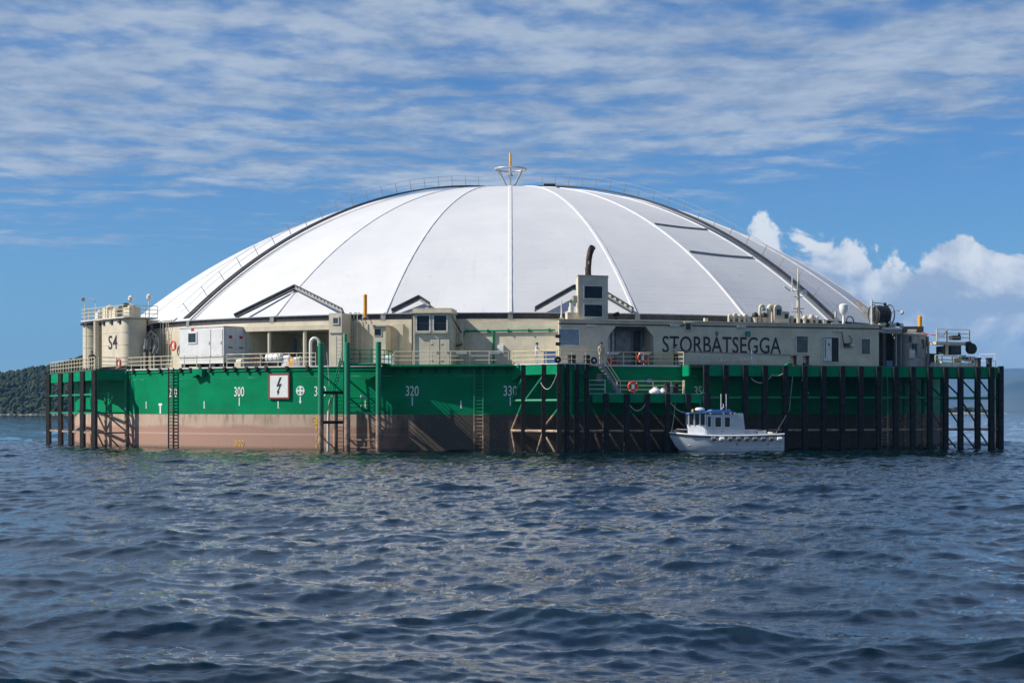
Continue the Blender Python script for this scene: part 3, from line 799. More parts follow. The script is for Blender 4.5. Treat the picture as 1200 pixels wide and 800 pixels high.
# door, fire box, lamps in the recess
def wall_door(parent, px, pyt, r, w, h, m='shutter', zb=ZD, name='door', frame_m='beige', panes=True):
    t = ang(px, r); ux = V(math.cos(t), math.sin(t), 0); n = pol(1, t); c = pol(r, t, zb + h / 2)
    d = MB().frame(c + n * .03, ux * w / 2, n * .03, Z * h / 2).build(name, m, parent); ORI[d.name] = ORI[parent.name]
    f = MB()
    for s in (-1, 1): f.frame(c + ux * s * (w / 2 + .05) + n * .05, ux * .05, n * .05, Z * (h / 2))
    f.frame(c + Z * (h / 2 + .05) + n * .05, ux * (w / 2 + .1), n * .05, Z * .05).build('frame', frame_m, d)
    return d, t, ux, n, c
d, t, ux, n, c = wall_door(rw, 342, 0, 37.2, 1.5, 2.9, 'shutter')
MB().frame(c + n * .07 + Z * .95 - ux * .4, ux * .26, n * .012, Z * .3).build('window', 'glass', d)
for k in range(7): MB().frame(c + n * .065 + Z * (.45 - k * .28), ux * .72, n * .008, Z * .015).build('slat', 'grey_steel', d)
t = ang(303, 37.2); ux = V(math.cos(t), math.sin(t), 0); n = pol(1, t); c = pol(37.2, t, 9.0)
fb = thing('fire_box', 'red fire hose cabinet on the recess wall right of the white container', 'cabinet', c - Z * .4)
MB().frame(c + n * .13, ux * .32, n * .12, Z * .36).build('cabinet', 'red', fb); MB().frame(c + n * .262, ux * .1, n * .012, Z * .1).build('plate', 'marking_white', fb)
MB().frame(c + n * .265 + ux * .22, ux * .03, n * .015, Z * .08).build('latch', 'black', fb)
def wall_lamp(label, p, n, ux, w=.42, group='bulkhead lamps'):
    l = thing('wall_lamp', label, 'lamp', p, group)
    MB().frame(p + n * .12, ux * w, n * .12, Z * .05).build('housing', 'pale_steel', l)
    MB().frame(p + n * .12 - Z * .08, ux * w * .82, n * .09, Z * .03).build('diffuser', 'white', l)
    MB().frame(p + n * .02 + Z * .06, ux * .06, n * .03, Z * .06).build('bracket', 'grey_steel', l)
for px, py, r, lb in ((309, 389, 39.2, 'strip lamp under the recess roof left of its first column'), (376, 399, 37.2, 'strip lamp in the recess right of the white gooseneck'), (456, 384, RW, 'strip lamp on the wall left of the control cabin')):
    t = ang(px, r); p = pol(r, t, CAM_H + (PY0 - py) * (CAM_D - r * math.cos(t)) / FPX); wall_lamp(lb, p, pol(1, t), V(math.cos(t), math.sin(t), 0), .5)
# goosenecks
def gooseneck(label, base, h, r=.1, hook=.34, ux=V(1, 0, 0), m='beige', drop=.35, group='goosenecks'):
    g = thing('gooseneck_vent', label, 'vent pipe', base, group)
    pts = [base, base + Z * (h - hook)]
    for k in range(1, 9):
        q = math.pi * k / 8; pts.append(base + Z * (h - hook) + ux * hook * (1 - math.cos(q)) * .5 + Z * math.sin(q) * hook * .6)
    pts.append(pts[-1] - Z * drop); MB().path(pts, r, 8).build('pipe', m, g, 50)
    MB().lathe([(r * 1.8, 0), (r * 1.8, .05)], base, 10).build('flange', m, g)
    MB().lathe([(r * 1.25, 0), (r * 1.25, .12)], pts[-1] - Z * .04, 10).build('mouth', 'grey_steel', g)
b = W(364, 430, 146.5); b.z = ZD
gooseneck('tall white gooseneck pipe right of the recess column', b, 2.9, .15, .75, V(1, 0, 0), 'white', .25)
# roof edge box, cabinets on the ring wall
ux = (wb - wa).normalized(); n = wn_; c = FW(580, 8.75)
jb = thing('junction_box', 'pale grey cabinet on the lit wall behind the front rail', 'cabinet', c - Z * .4)
MB().frame(c + n * .12 + ux * .55, ux * .28, n * .11, Z * .36).build('cabinet', 'plastic_white', jb)
MB().frame(c + n * .235 + ux * .55, ux * .24, n * .008, Z * .32).build('lid', 'plastic_white', jb)
MB().tube(c + n * .12 - ux * .1 + Z * -1.2, c + n * .12 - ux * .1 + Z * 1.6, .09, 7).build('cable_tray', 'green', jb)
# green pipe along the wall right of the cabin
pp = thing('wall_pipe', 'long dark green pipe run along the beige wall right of the control cabin', 'pipe', pol(RW, R(-5), ZD))
pts = [pol(RW + .15, ang(p, RW), 10.35 if p > 541 else 9.1) for p in (531, 538, 540.8)] + [FW(p, 10.35, .15) for p in (545, 560, 580, 600, 620, 640, 651)]
MB().path(pts, .075, 7).build('pipe', 'green', pp, 50)
for p in (548, 572, 596, 620, 644):
    q = FW(p, 10.35, .1); MB().box(q, .12, .3, .26).build('clamp', 'green', pp)
# ladders against the ring wall
def wall_ladder(label, px, r, z0, z1, m='beige', hoops=True, w=.5):
    t = ang(px, r); ux = V(math.cos(t), math.sin(t), 0); n = pol(1, t)
    l = thing('wall_ladder', label, 'ladder', pol(r, t, z0), 'vertical ladders on deck')
    rr = r + .22
    ladder_mesh(pol(rr, t, z0), pol(rr, t, z1), ux, w, .04).build('ladder', m, l)
    if hoops:
        for s in (-1, 1):
            a = pol(rr, t, z1) + ux * s * w / 2
            MB().path([a, a + Z * .7, a + Z * .85 - n * .12, a + Z * .9 - n * .35, a + Z * .85 - n * .58, a + Z * .7 - n * .7, a - n * .7], .035, 6).build('hoop', m, l)
wall_ladder('cream ladder with hoop rails between lifebuoy and silos', 192, RW, ZD, 11.2, 'beige', True, .55)
wall_ladder('second hoop ladder just right of the first one near the lifebuoy', 198.5, RW, ZD, 11.2, 'beige', True, .4)
wall_ladder('shaded grey ladder right of the tall vent trunk', 413, RW, ZD, 11.2, 'grey_steel', True)
wall_ladder('sunlit cream ladder left of the small window hut', 423, RW, ZD, 11.2, 'beige', True)
# tall trunk with a vent near its head
def upright_box(parent, name, pa, pb, r0, r1, z0, z1, m):
    a, b = ang(pa, r1), ang(pb, r1); return MB().arc(r0, r1, z0, z1, a, b, 2).build(name, m, parent)
tk = thing('ventilation_shaft', 'tall narrow beige vent trunk rising above the ring beam', 'vent trunk', pol(45, ang(393, 45), ZD))
upright_box(tk, 'casing', 385.5, 400.5, RW + .01, 45.4, ZD, 11.95, 'beige')
t = ang(393.5, 45.4); ux = V(math.cos(t), math.sin(t), 0); n = pol(1, t); c = pol(45.4, t, 11.3)
MB().frame(c + n * .03, ux * .33, n * .05, Z * .36).build('vent_frame', 'pale_steel', tk); MB().frame(c + n * .09, ux * .21, n * .02, Z * .22).build('vent', 'dark_steel', tk)
MB().frame(pol(45.4, t, 10.2) + n * .03, ux * .56, n * .04, Z * .05).build('band', 'grey_steel', tk)
ladder_mesh(pol(45.7, ang(397.5, 45.7), ZD), pol(45.7, ang(397.5, 45.7), 9.9), ux, .5, .04).build('ladder', 'grey_steel', tk)
# small hut with a window
hu = thing('window_hut', 'small beige hut with one dark window left of the control cabin', 'hut', pol(45, ang(445, 45), ZD))
upright_box(hu, 'wall', 437.5, 452, RW + .01, 44.9, ZD, 10.75, 'beige')
MB().arc(RW + .01, 45.1, 10.76, 10.86, ang(436.5, 45.1), ang(453, 45.1), 2).build('roof', 'beige', hu)
t = ang(442.8, 44.9); ux = V(math.cos(t), math.sin(t), 0); n = pol(1, t); c = pol(44.9, t, 10.25)
wn = MB().frame(c + n * .02, ux * .36, n * .03, Z * .34).build('window', 'beige', hu); MB().frame(c + n * .06, ux * .28, n * .012, Z * .26).build('pane', 'glass', wn)
# vertical pilasters that divide the wall
for px in (212, 252, 470, 541):
    upright_box(rw, 'pilaster', px - 2, px + 2, RW - .05, RW + .18, ZD, 11.03, 'beige')

# ------------------------------------------------------------------ control cabin
cb = thing('control_cabin', 'beige control cabin with two dark upper windows and double doors', 'cabin', pol(45, ang(506, 45), ZD))
RC = 46.0
upright_box(cb, 'wall', 482.5, 529.5, RW + .01, RC, ZD, 11.75, 'beige')
MB().arc(RW - .6, RC + .3, 11.76, 11.88, ang(481.5, RC), ang(531, RC), 2).build('roof_edge', 'beige', cb)
MB().arc(RW - .6, RC + .12, 11.89, 12.2, ang(484, RC), ang(529, RC), 2).build('roof', 'beige', cb)
for pa in (496, 516):
    t = ang(pa, RC); ux = V(math.cos(t), math.sin(t), 0); n = pol(1, t); c = pol(RC, t, 10.92)
    f = MB()
    for s in (-1, 1): f.frame(c + ux * s * .60 + n * .05, ux * .06, n * .06, Z * .74); f.frame(c + Z * s * .70 + n * .05, ux * .54, n * .055, Z * .05)
    wn = MB().frame(c + n * .02, ux * .54, n * .015, Z * .65).build('window', 'glass', cb); ORI[wn.name] = ORI[cb.name]
    f.build('frame', 'pale_steel', wn)
    MB().frame(c + n * .045, ux * .54, n * .01, Z * .02).build('bar', 'dark_steel', wn)
    MB().frame(c - Z * .85 + n * .12, ux * .66, n * .12, Z * .03).build('sill', 'beige', wn)
for pa in (509.5, 521.5):
    t = ang(pa, RC); ux = V(math.cos(t), math.sin(t), 0); n = pol(1, t); c = pol(RC, t, ZD + 1.15)
    MB().frame(c + n * .01, ux * .46, n * .015, Z * 1.13).build('door_surround', 'grey_steel', cb)
    dr = MB().frame(c + n * .05, ux * .40, n * .04, Z * 1.08).build('door', 'beige', cb); ORI[dr.name] = ORI[cb.name]
    for k in (-.7, .7): MB().frame(c + n * .10 - ux * .3 + Z * k, ux * .09, n * .03, Z * .05).build('hinge', 'pale_steel', dr)
    MB().frame(c + n * .10 + ux * .2, ux * .03, n * .03, Z * .12).build('handle', 'galvanised', dr)
t = ang(483.5, RC); MB().path([pol(RC + .12, t, 11.7), pol(RC + .12, t, ZD)], .06, 7).build('downpipe', 'dark_steel', cb)
MB().path([pol(RC + .1, ang(530, RC), 11.6), pol(RC + .1, ang(531.5, RC), 11.2), pol(RW + .1, ang(541, RW), 10.2), pol(RW + .1, ang(541, RW), 9.2), pol(RC - 1, ang(533, RC), 9.0)], .06, 7).build('hose', 'dark_steel', cb)

# ------------------------------------------------------------------ silos on the left
Cn = W(147, 430, 157); Cn.z = 0
fd = V(-.62, .78, 0).normalized(); sd = V(.80, .60, 0).normalized()
def rounded_box(c0, e1, l1, e2, l2, rad, z0, z1, n=5):
    pts = []
    ctr = c0 + e1 * l1 / 2 + e2 * l2 / 2
    for (s1, s2, a0) in ((1, 1, 0), (-1, 1, 90), (-1, -1, 180), (1, -1, 270)):
        k = ctr + e1 * s1 * (l1 / 2 - rad) + e2 * s2 * (l2 / 2 - rad)
        for i in range(n + 1):
            q = R(a0 + 90 * i / n); pts.append(k + e1 * math.cos(q) * rad + e2 * math.sin(q) * rad)
    return [V(p.x, p.y, z0) for p in pts], [V(p.x, p.y, z1) for p in pts]
def silo(label, off, l1, l2, back, txt=None, ztop=12.25, rad=.35):
    c0 = Cn + fd * off + sd * back
    s = thing('feed_silo', label, 'silo', V(c0.x, c0.y, ZD), 'feed silos')
    lo, hi = rounded_box(c0, fd, l1, sd, l2, rad, ZD + .4, ztop)
    MB().prism(lo, V(0, 0, ztop - ZD - .4)).build('vessel', 'beige', s, 30)
    for zz in (8.55, 9.75, 10.95):
        a, b = rounded_box(c0 - fd * .02 - sd * .02, fd, l1 + .04, sd, l2 + .04, rad, zz, zz + .05); MB().prism(a, V(0, 0, .05)).build('seam', 'beige', s, 30)
    a, b = rounded_box(c0 - fd * -.2 - sd * -.2, fd, l1 - .4, sd, l2 - .4, .2, ZD, ZD + .4); MB().prism(a, V(0, 0, .39)).build('plinth', 'dark_steel', s, 30)
    for k in range(3):
        q = c0 + fd * l1 * (.2 + .3 * k) - sd * .06
        MB().box(V(q.x, q.y, ztop - .25), .45, .22, .3, (fd.x, fd.y)).build('lifting_lug', 'dark_steel', s)
    if txt: text('lettering', txt, 'lettering', s, V(0, 0, 10.05) + c0 + fd * l1 * .46 - sd * .012 - V(0, 0, 0), -fd, 1.35, 2.0, .015)
    return s
def round_silo(label, c, r, ztop, txt=None):
    c = V(c.x, c.y, 0); s = thing('feed_silo', label, 'silo', V(c.x, c.y, ZD), 'feed silos')
    MB().lathe([(r, ZD + .35), (r, ztop)], c, 48).build('vessel', 'beige', s, 30)
    MB().lathe([(r - .25, ZD), (r - .25, ZD + .36)], c, 32).build('plinth', 'dark_steel', s, 30)
    for zz in (8.5, 9.7, 10.9, 12.0): MB().lathe([(r, 0), (r + .03, .015), (r + .03, .05), (r, .065)], c + Z * zz, 48).build('seam', 'beige', s, 30)
    for k in range(7):
        t = R(-80 + 27 * k); n = pol(1, t); MB().frame(c + n * (r + .1) + Z * (ztop - .12), V(math.cos(t), math.sin(t), 0) * .22, n * .12, Z * .12).build('lifting_lug', 'dark_steel', s)
    for q in (-32, 8, 50):
        n = pol(1, R(q)); MB().frame(c + n * (r + .01) + Z * (ztop + ZD + .35) / 2, V(math.cos(R(q)), math.sin(R(q)), 0) * .04, n * .02, Z * (ztop - ZD - .4) / 2).build('vertical_seam', 'beige', s)
silo('large angular beige feed silo lettered S4 on its sunlit face', 0, 6.0, 2.5, 0, 'S4', 12.25, .9)
c_ = W(110.5, 480, 165.0); round_silo('round beige feed silo at the outer left end, behind the S4 silo', c_, 1.12, 12.2)
dp = thing('downpipe', 'thick vertical pipe standing between the two round feed silos', 'pipe', W(112.8, 480, 158.0) * 1)
b = W(112.8, 480, 161.5); b.z = 0; MB().lathe([(.26, ZD), (.26, 12.2)], b, 14).build('pipe', 'beige', dp, 40); MB().lathe([(.4, ZD), (.4, ZD + .12)], b, 14).build('flange', 'dark_steel', dp)
pf = thing('silo_platform', 'railed steel roof platform on top of the feed silos', 'platform', V(Cn.x, Cn.y, 12.3))
lo, hi = rounded_box(Cn - fd * .25 - sd * .25, fd, 10.2, sd, 3.6, .3, 12.3, 12.42)
MB().prism(lo, V(0, 0, .12)).build('deck', 'pale_steel', pf)
def railing_parts(parent, pts, h=1.1, levels=(1.1, .72, .36), spacing=1.4, m='cream_rail', r=.035, posts=True, closed=False):
    pts = [Vector(p) for p in pts]
    for lv in levels: MB().path([p + Z * lv for p in pts], r, 6).build('rail', m, parent, 50)
    L = [0]
    for a, b in zip(pts, pts[1:]): L.append(L[-1] + (b - a).length)
    n = max(1, round(L[-1] / spacing))
    for k in range(n + 1):
        s = L[-1] * k / n
        for i in range(len(pts) - 1):
            if s <= L[i + 1] + 1e-6:
                p = pts[i].lerp(pts[i + 1], (s - L[i]) / max(1e-6, L[i + 1] - L[i])); break
        MB().tube(p, p + Z * h, r * 1.15, 6).build('post', m, parent, 50)
def railing(label, pts, **kw):
    r_ = thing('railing', label, 'railing', Vector(pts[len(pts) // 2]), 'deck railings'); railing_parts(r_, pts, **kw); return r_
A = V(Cn.x, Cn.y, 12.42) - fd * .15 - sd * .15
railing_parts(pf, [A + sd * 3.4, A, A + fd * 9.9, A + fd * 9.9 + sd * 3.3], spacing=1.3, m='cream_rail')
for (o1, o2, sx, sy, sz, mm, nm) in ((1.6, 1.5, 1.3, 1.2, 1.0, 'beige', 'filler_housing'), (3.6, 1.8, 1.0, 1.0, 1.25, 'dark_steel', 'blower'), (5.0, 1.6, 1.5, 1.2, .9, 'beige', 'filler_housing'), (7.0, 1.7, 1.1, 1.1, 1.2, 'beige', 'filler_housing'), (8.6, 1.4, .8, .9, .8, 'pale_steel', 'filler_housing')):
    q = A + fd * o1 + sd * o2
    mb = MB().box(q + Z * sz / 2, sx, sy, sz, (fd.x, fd.y)); mb.lathe([(sx * .32, 0), (sx * .32, .2), (sx * .12, .3)], q + Z * sz, 10); mb.build(nm, mm, pf)
for o1, o2 in ((1.0, 3.0), (4.2, 2.6)):
    q = A + fd * o1 + sd * o2; MB().tube(q, q + Z * 1.7, .07, 7).lathe([(.1, 1.7), (.26, 1.85), (.28, 2.15), (.1, 2.35)], q, 10).build('flood_lamp', 'pale_steel', pf, 40)
q = A + fd * 9.8 + sd * .3; MB().path([q, q + Z * 2.2, q + Z * 2.2 + sd * 1.0 - fd * .3, q + Z * .3 + sd * 1.0 - fd * .3], .06, 6).build('davit', 'pale_steel', pf)
MB().lathe([(.08, 0), (.2, .1), (.2, .3)], q + Z * 2.0 - sd * .2, 8).build('flood_lamp', 'grey_steel', pf)
# small stair house and hoses beside the silos
sh = thing('stair_house', 'small beige stair housing between silos and the curved wall', 'housing', W(172, 433, 158))
b = W(175.5, 433, 161.5); b.z = ZD
MB().box(b + Z * 2.45, 1.1, 1.6, 4.9, (sd.x, sd.y)).build('wall', 'beige', sh); MB().box(b + Z * 4.95, 1.3, 1.8, .1, (sd.x, sd.y)).build('roof', 'beige', sh)
q = W(174.0, 385, 160.3); wn = MB().frame(q - V(0, .22, 0), V(.3, 0, 0), V(0, .03, 0), Z * .35).build('window', 'grey_steel', sh); MB().frame(q - V(0, .26, 0), V(.22, 0, 0), V(0, .02, 0), Z * .27).build('pane', 'glass', wn)
hz = thing('feed_hoses', 'bundle of dark curved feed hoses on the wall right of the silos', 'hoses', W(178, 433, 157.5))
for k, (x0, x1, yt) in enumerate(((170, 184, 388), (172, 182, 393), (175, 186, 391))):
    pts = [W(x0, 410, 157.6), W(x0 + 1, yt + 6, 157.5), W((x0 + x1) / 2, yt, 157.4), W(x1 - 1, yt + 5, 157.4), W(x1, 402 + 3 * k, 157.4), W(x1 - 3, 414, 157.5)]
    MB().path(pts, .09, 7).build('hose', 'grey_steel', hz, 50)
for px in (169.5, 175.5, 180.5):
    MB().tube(W(px, 433, 157.6), W(px, 404, 157.6), .1, 7).build('riser', 'beige', hz, 50); MB().lathe([(.16, 0), (.16, .25)], W(px, 412, 157.6), 8).build('valve', 'dark_steel', hz)

# ------------------------------------------------------------------ white container
k0 = W(262, 430, 148); k0.z = 0; ef = V(-.80, .60, 0).normalized(); es = V(.60, .80, 0).normalized(); LF, LS = 2.92, 1.45
ct = thing('switch_container', 'white switchgear container with small window on black feet', 'container', V(k0.x, k0.y, ZD))
def cface(a, b, z, nrm, half1, e, half2, th): return (V(k0.x, k0.y, z) + e * a, e * half1, nrm * th, Z * half2)
MB().frame(V(k0.x, k0.y, 9.38) + ef * LF + es * LS, ef * LF, es * LS, Z * 1.62).build('body', 'white', ct)
MB().frame(V(k0.x, k0.y, 11.04) + ef * LF + es * LS, ef * (LF + .05), es * (LS + .05), Z * .04).build('roof', 'white', ct)
MB().frame(V(k0.x, k0.y, 8.30) + ef * LF - es * .02, ef * (LF + .01), es * .03, Z * .03).build('skirt_seam', 'grey_steel', ct)
MB().frame(V(k0.x, k0.y, 7.62) + ef * LF + es * LS, ef * (LF - .3), es * (LS - .35), Z * .12).build('under_frame', 'black', ct)
for a in (.35, 1.5, 3.4, 5.4):
    for b in (.3, 2.6): MB().frame(V(k0.x, k0.y, 7.53) + ef * a + es * b, ef * .28, es * .22, Z * .225).build('foot', 'black', ct)
wc = V(k0.x, k0.y, 10.1) + ef * 4.1 - es * .03
w_ = MB().frame(wc, ef * .62, es * .04, Z * .55).build('window', 'white', ct); ORI[w_.name] = ORI[ct.name]
MB().frame(wc - es * .05, ef * .48, es * .012, Z * .4).build('pane', 'window_film', w_)
MB().frame(V(k0.x, k0.y, 10.85) + ef * 4.1 - es * .012, ef * .18, es * .012, Z * .12).build('red_plate', 'red', ct)
for a, w2 in ((2.3, .62), (.85, .7)):
    dc = V(k0.x, k0.y, 9.55) + ef * a - es * .02
    dr = MB().frame(dc, ef * w2, es * .025, Z * 1.25).build('door', 'white', ct); ORI[dr.name] = ORI[ct.name]
    MB().frame(dc - es * .04 - ef * (w2 - .12), ef * .04, es * .02, Z * .13).build('handle', 'grey_steel', dr)
for a in (.8, 2.1):
    pc = V(k0.x, k0.y, 9.6) + es * a - ef * .02
    dr = MB().frame(pc, es * .58, ef * .025, Z * 1.35).build('side_door', 'white', ct); ORI[dr.name] = ORI[ct.name]
    MB().frame(pc + Z * .5 - ef * .04, es * .19, ef * .012, Z * .13).build('red_plate', 'red', dr)
    MB().frame(pc - Z * .45 - ef * .04, es * .25, ef * .012, Z * .05).build('vent', 'dark_steel', dr)
# lifebuoys
def lifebuoy(label, c, n, r=.36, bag=True):
    l = thing('lifebuoy', label, 'lifebuoy', c - Z * r, 'lifebuoys'); n = Vector(n).normalized(); e = n.cross(Z).normalized()
    MB().torus(c, r, .095, n, 20, 8).build('ring', 'lifebuoy_red', l, 60)
    for k in range(4):
        q = R(45 + 90 * k); v = e * math.cos(q) + Z * math.sin(q); MB().torus(c + v * r, .098, .03, n.cross(v), 8, 5).build('band', 'white', l)
    if bag: MB().frame(c - n * .04, e * .12, n * .06, Z * .2).build('line_bag', 'plastic_white', l)
t = ang(203, RW + .5); lifebuoy('bright red lifebuoy on the beige wall left of the white container', pol(RW + .5, t, 9.6), pol(1, t), .42)
t = ang(138.5, RH); lifebuoy('dark red lifebuoy hung on the rail below the S4 silo', pol(RH - .05, t, ZD + .62), pol(1, t), .40)

# ------------------------------------------------------------------ fender frames
def frame_post(parent, p, n, ztop, w=.40, steel_r=.19, fender=True, zb=-2.5):
    """steel leg with a black rubber facing on the outer side"""
    p = Vector(p); n = Vector(n).normalized(); e = V(-n.y, n.x, 0)
    q = MB().lathe([(steel_r, zb), (steel_r, ztop)], V(p.x, p.y, 0), 10).build('post', 'two_tone', parent, 40)
    if fender:
        c = p + n * (steel_r + .07)
        MB().frame(V(c.x, c.y, (ztop + zb) / 2), e * w / 2, n * .13, Z * (ztop - zb) / 2).build('rubber_fender', 'black_rubber', q)
    return q
# --- left frame
P1 = V(-48.2, -14.4, 0); P5 = V(-38.7, -33.0, 0); HB = pol(RH, ang(150, RH)); HB.z = 0
n1 = V(P5.y - P1.y, -(P5.x - P1.x), 0).normalized(); n1 = n1 if n1.x < 0 else -n1
lf = thing('fender_frame', 'open steel fender frame with five black posts at the left end', 'fender frame', P5)
fr_t = [0, .26, .47, .71, 1.0]
def left_posts():
    pts = [P1.lerp(P5, f) for f in (0.0, .285, .52, .765, 1.0)]
    for p in pts: frame_post(lf, p, V(-.35, -1, 0), ZD - .12, .42)
    for a, b in zip(pts, pts[1:]):
        MB().prism([a.lerp(b, .1) + Z * (ZD - 1.02), a.lerp(b, .9) + Z * (ZD - 1.02), a.lerp(b, .9) + Z * (ZD - .13), a.lerp(b, .1) + Z * (ZD - .13)], n1 * -.2).build('fascia', 'green', lf)
        for zz in (4.95, 3.2, 1.35): MB().beam(a + Z * zz, b + Z * zz, .18).build('beam', 'two_tone', lf)
    q = HB - pol(.1, ang(150, RH))
    m1 = P5.lerp(q, .38)
    for zz in (4.95, 3.2, 1.35): MB().beam(P5 + Z * zz, q + Z * zz, .16).build('beam', 'two_tone', lf)
    MB().prism([P5.lerp(q, .06) + Z * (ZD - 1.02), q + Z * (ZD - 1.02), q + Z * (ZD - .13), P5.lerp(q, .06) + Z * (ZD - .13)], V(.15, .2, 0)).build('fascia', 'green', lf)
    q2_ = P5.lerp(q, .92)
    MB().lathe([(.16, -2.5), (.16, ZD - .15)], V(q2_.x, q2_.y, 0), 9).build('post', 'two_tone', lf, 40)
    qa = P5.lerp(q, .30); MB().lathe([(.13, -2.5), (.13, 5.0)], V(qa.x, qa.y, 0), 9).build('post', 'two_tone', lf, 40)
    for (f0, z0, f1, z1) in ((.3, 4.9, .92, 3.3), (.3, 3.1, .92, 1.45), (.3, 1.3, .85, -.5), (.05, 3.15, .3, 1.4), (.3, 3.2, .55, 4.9), (.92, 3.2, 1.0, 4.9), (.05, 1.3, .3, -.4), (.3, 1.3, .5, 3.1)):
        MB().beam(P5.lerp(q, f0) + Z * z0, P5.lerp(q, f1) + Z * z1, .13).build('brace', 'two_tone', lf)
    # ties back to the hull
    for p in pts[1:4]:
        h = V(p.x, p.y, 0).normalized() * (RH - .05)
        for zz in (4.95, 1.35): MB().beam(p + Z * zz, h + Z * zz, .14).build('tie', 'two_tone', lf)
    # deck over the frame
    pd = [V(p.x, p.y, ZD - .10) for p in (P1, P5, HB * .985, pol(RH - .6, ang(112, RH - .6)), pol(RH - .6, R(-80)))]
    MB().prism(pd, Z * .115).build('deck', 'deck_paint', lf)
left_posts()
rl = [P1.lerp(P5, f) + V(0, 0, ZD + .02) for f in (0.02, .25, .5, .75, .985)]
railing('cream railing over the left fender frame, black bollards behind it', rl, spacing=1.25)
railing('cream railing between the left frame corner and the white container', [P5 + V(.2, .3, ZD + .02), V(HB.x, HB.y, ZD)] + [pol(RH - .12, ang(p, RH - .12), ZD) for p in (158, 175, 192, 210, 230, 250, 262)], spacing=1.6)
railing('cream railing in front of the gas bottles left of the green platform', [pol(RH - .12, ang(p, RH - .12), ZD) for p in (266, 285, 305, 325, 345, 358, 370)], spacing=1.7)
railing('cream front railing between green platform and centre frame', [pol(RH + .9, ang(p, RH + .9), ZD) for p in (462, 480, 500, 520, 540, 560, 580, 596)], spacing=1.5)
def bollard(label, c, h=.95, r=.24, m='black', group='mooring bollards'):
    b = thing('bollard', label, 'bollard', c, group)
    MB().lathe([(r * 1.15, 0), (r, .08), (r, h * .85), (r * 1.2, h * .87), (r * 1.2, h)], c, 12).build('barrel', m, b, 40)
    MB().box(c + Z * .03, r * 3, r * 3, .06).build('base', 'dark_steel', b)
for i, px in enumerate((66, 79)):
    f = (.13, .40)[i]; p = P1.lerp(P5, f) - n1 * .7
    for k in (0, 1): bollard(('left' if not k else 'right') + (' black bollard of the outer pair at the far left rail', ' black bollard of the inner pair behind the left rail')[i], V(p.x, p.y, ZD + .03) + (P5 - P1).normalized() * (k * 1.5 - .4), 1.0, .23)

# --- green landing with tall pipe posts
lp = thing('landing_platform', 'green ladder platform on tall pipe posts left of the bearing 320', 'platform', W(424, 528, 136.5))
dep = 136.4
def pipe_post(px, d, ztop, r=.23, name='post'):
    b = W(px, 480, d); return MB().lathe([(r, -2.5), (r, ztop - .03), (r * .85, ztop)], V(b.x, b.y, 0), 14).build(name, 'two_tone', lp, 40)
pipe_post(376, 138.2, 9.15, .25); pipe_post(407, dep, 9.1, .25); pipe_post(404.3, 138.4, 9.9, .16); pipe_post(443.5, dep, 9.15); pipe_post(393, 139.6, 5.0, .2)
def lpw(px, z, d): p = W(px, 480, d); return V(p.x, p.y, z)
for z_, d_ in ((7.28, dep),):
    MB().tube(lpw(407, z_, d_), lpw(443.5, z_, d_), .14, 10).build('beam', 'two_tone', lp, 40)
MB().prism([lpw(407, 7.3, dep), lpw(447, 7.3, dep), lpw(459, 7.3, 139.2), lpw(404, 7.3, 139.6)], Z * .1).build('deck', 'green', lp)
MB().prism([lpw(409, 3.2, dep + .2), lpw(442, 3.2, dep + .2), lpw(446, 3.2, 139.0), lpw(406, 3.2, 139.4)], Z * .12).build('lower_deck', 'two_tone', lp)
railing_parts(lp, [lpw(409, 7.4, dep + .1), lpw(443, 7.4, dep + .1), lpw(456, 7.4, 138.6), lpw(459, 7.4, 139.4)], spacing=.9, m='green', r=.04)
railing_parts(lp, [lpw(409, 3.32, dep + .3), lpw(442, 3.32, dep + .3), lpw(446, 3.32, 138.7)], levels=(1.15, .75, .38), h=1.15, spacing=1.2, m='green', r=.035)
for z_ in (4.95, 2.45): MB().beam(lpw(376, z_, 138.2), lpw(404, z_, 138.6), .3, .26).build('beam', 'black_rubber', lp)
MB().beam(lpw(443.5, 3.2, dep), lpw(407, 3.2, dep), .12).build('beam', 'two_tone', lp)
for z_ in (.95, .3): MB().tube(lpw(409, z_, 138.2), lpw(443, z_, 138.2), .07, 7).build('beam', 'two_tone', lp)
for px in (418, 427, 436): MB().tube(lpw(px, .3, 138.2), lpw(px, .95, 138.2), .05, 6).build('brace', 'two_tone', lp)
for (a, za, b, zb_) in ((409, 7.2, 404, 5.0), (443, 7.2, 446, 5.2), (409, 3.1, 404, 1.2), (443, 3.1, 447, 1.0)):
    MB().beam(lpw(a, za, dep), lpw(b, zb_, 139.6), .12).build('brace', 'two_tone', lp)
for px in (407, 443.5):
    for zz in (6.2, 1.2): MB().tube(lpw(px, zz, dep), lpw(px - 1, zz, 140.2), .08, 7).build('tie', 'two_tone', lp)
for zz in (6.6, 1.2): MB().tube(lpw(376, zz, 138.2), lpw(377, zz, 143), .08, 7).build('tie', 'two_tone', lp)
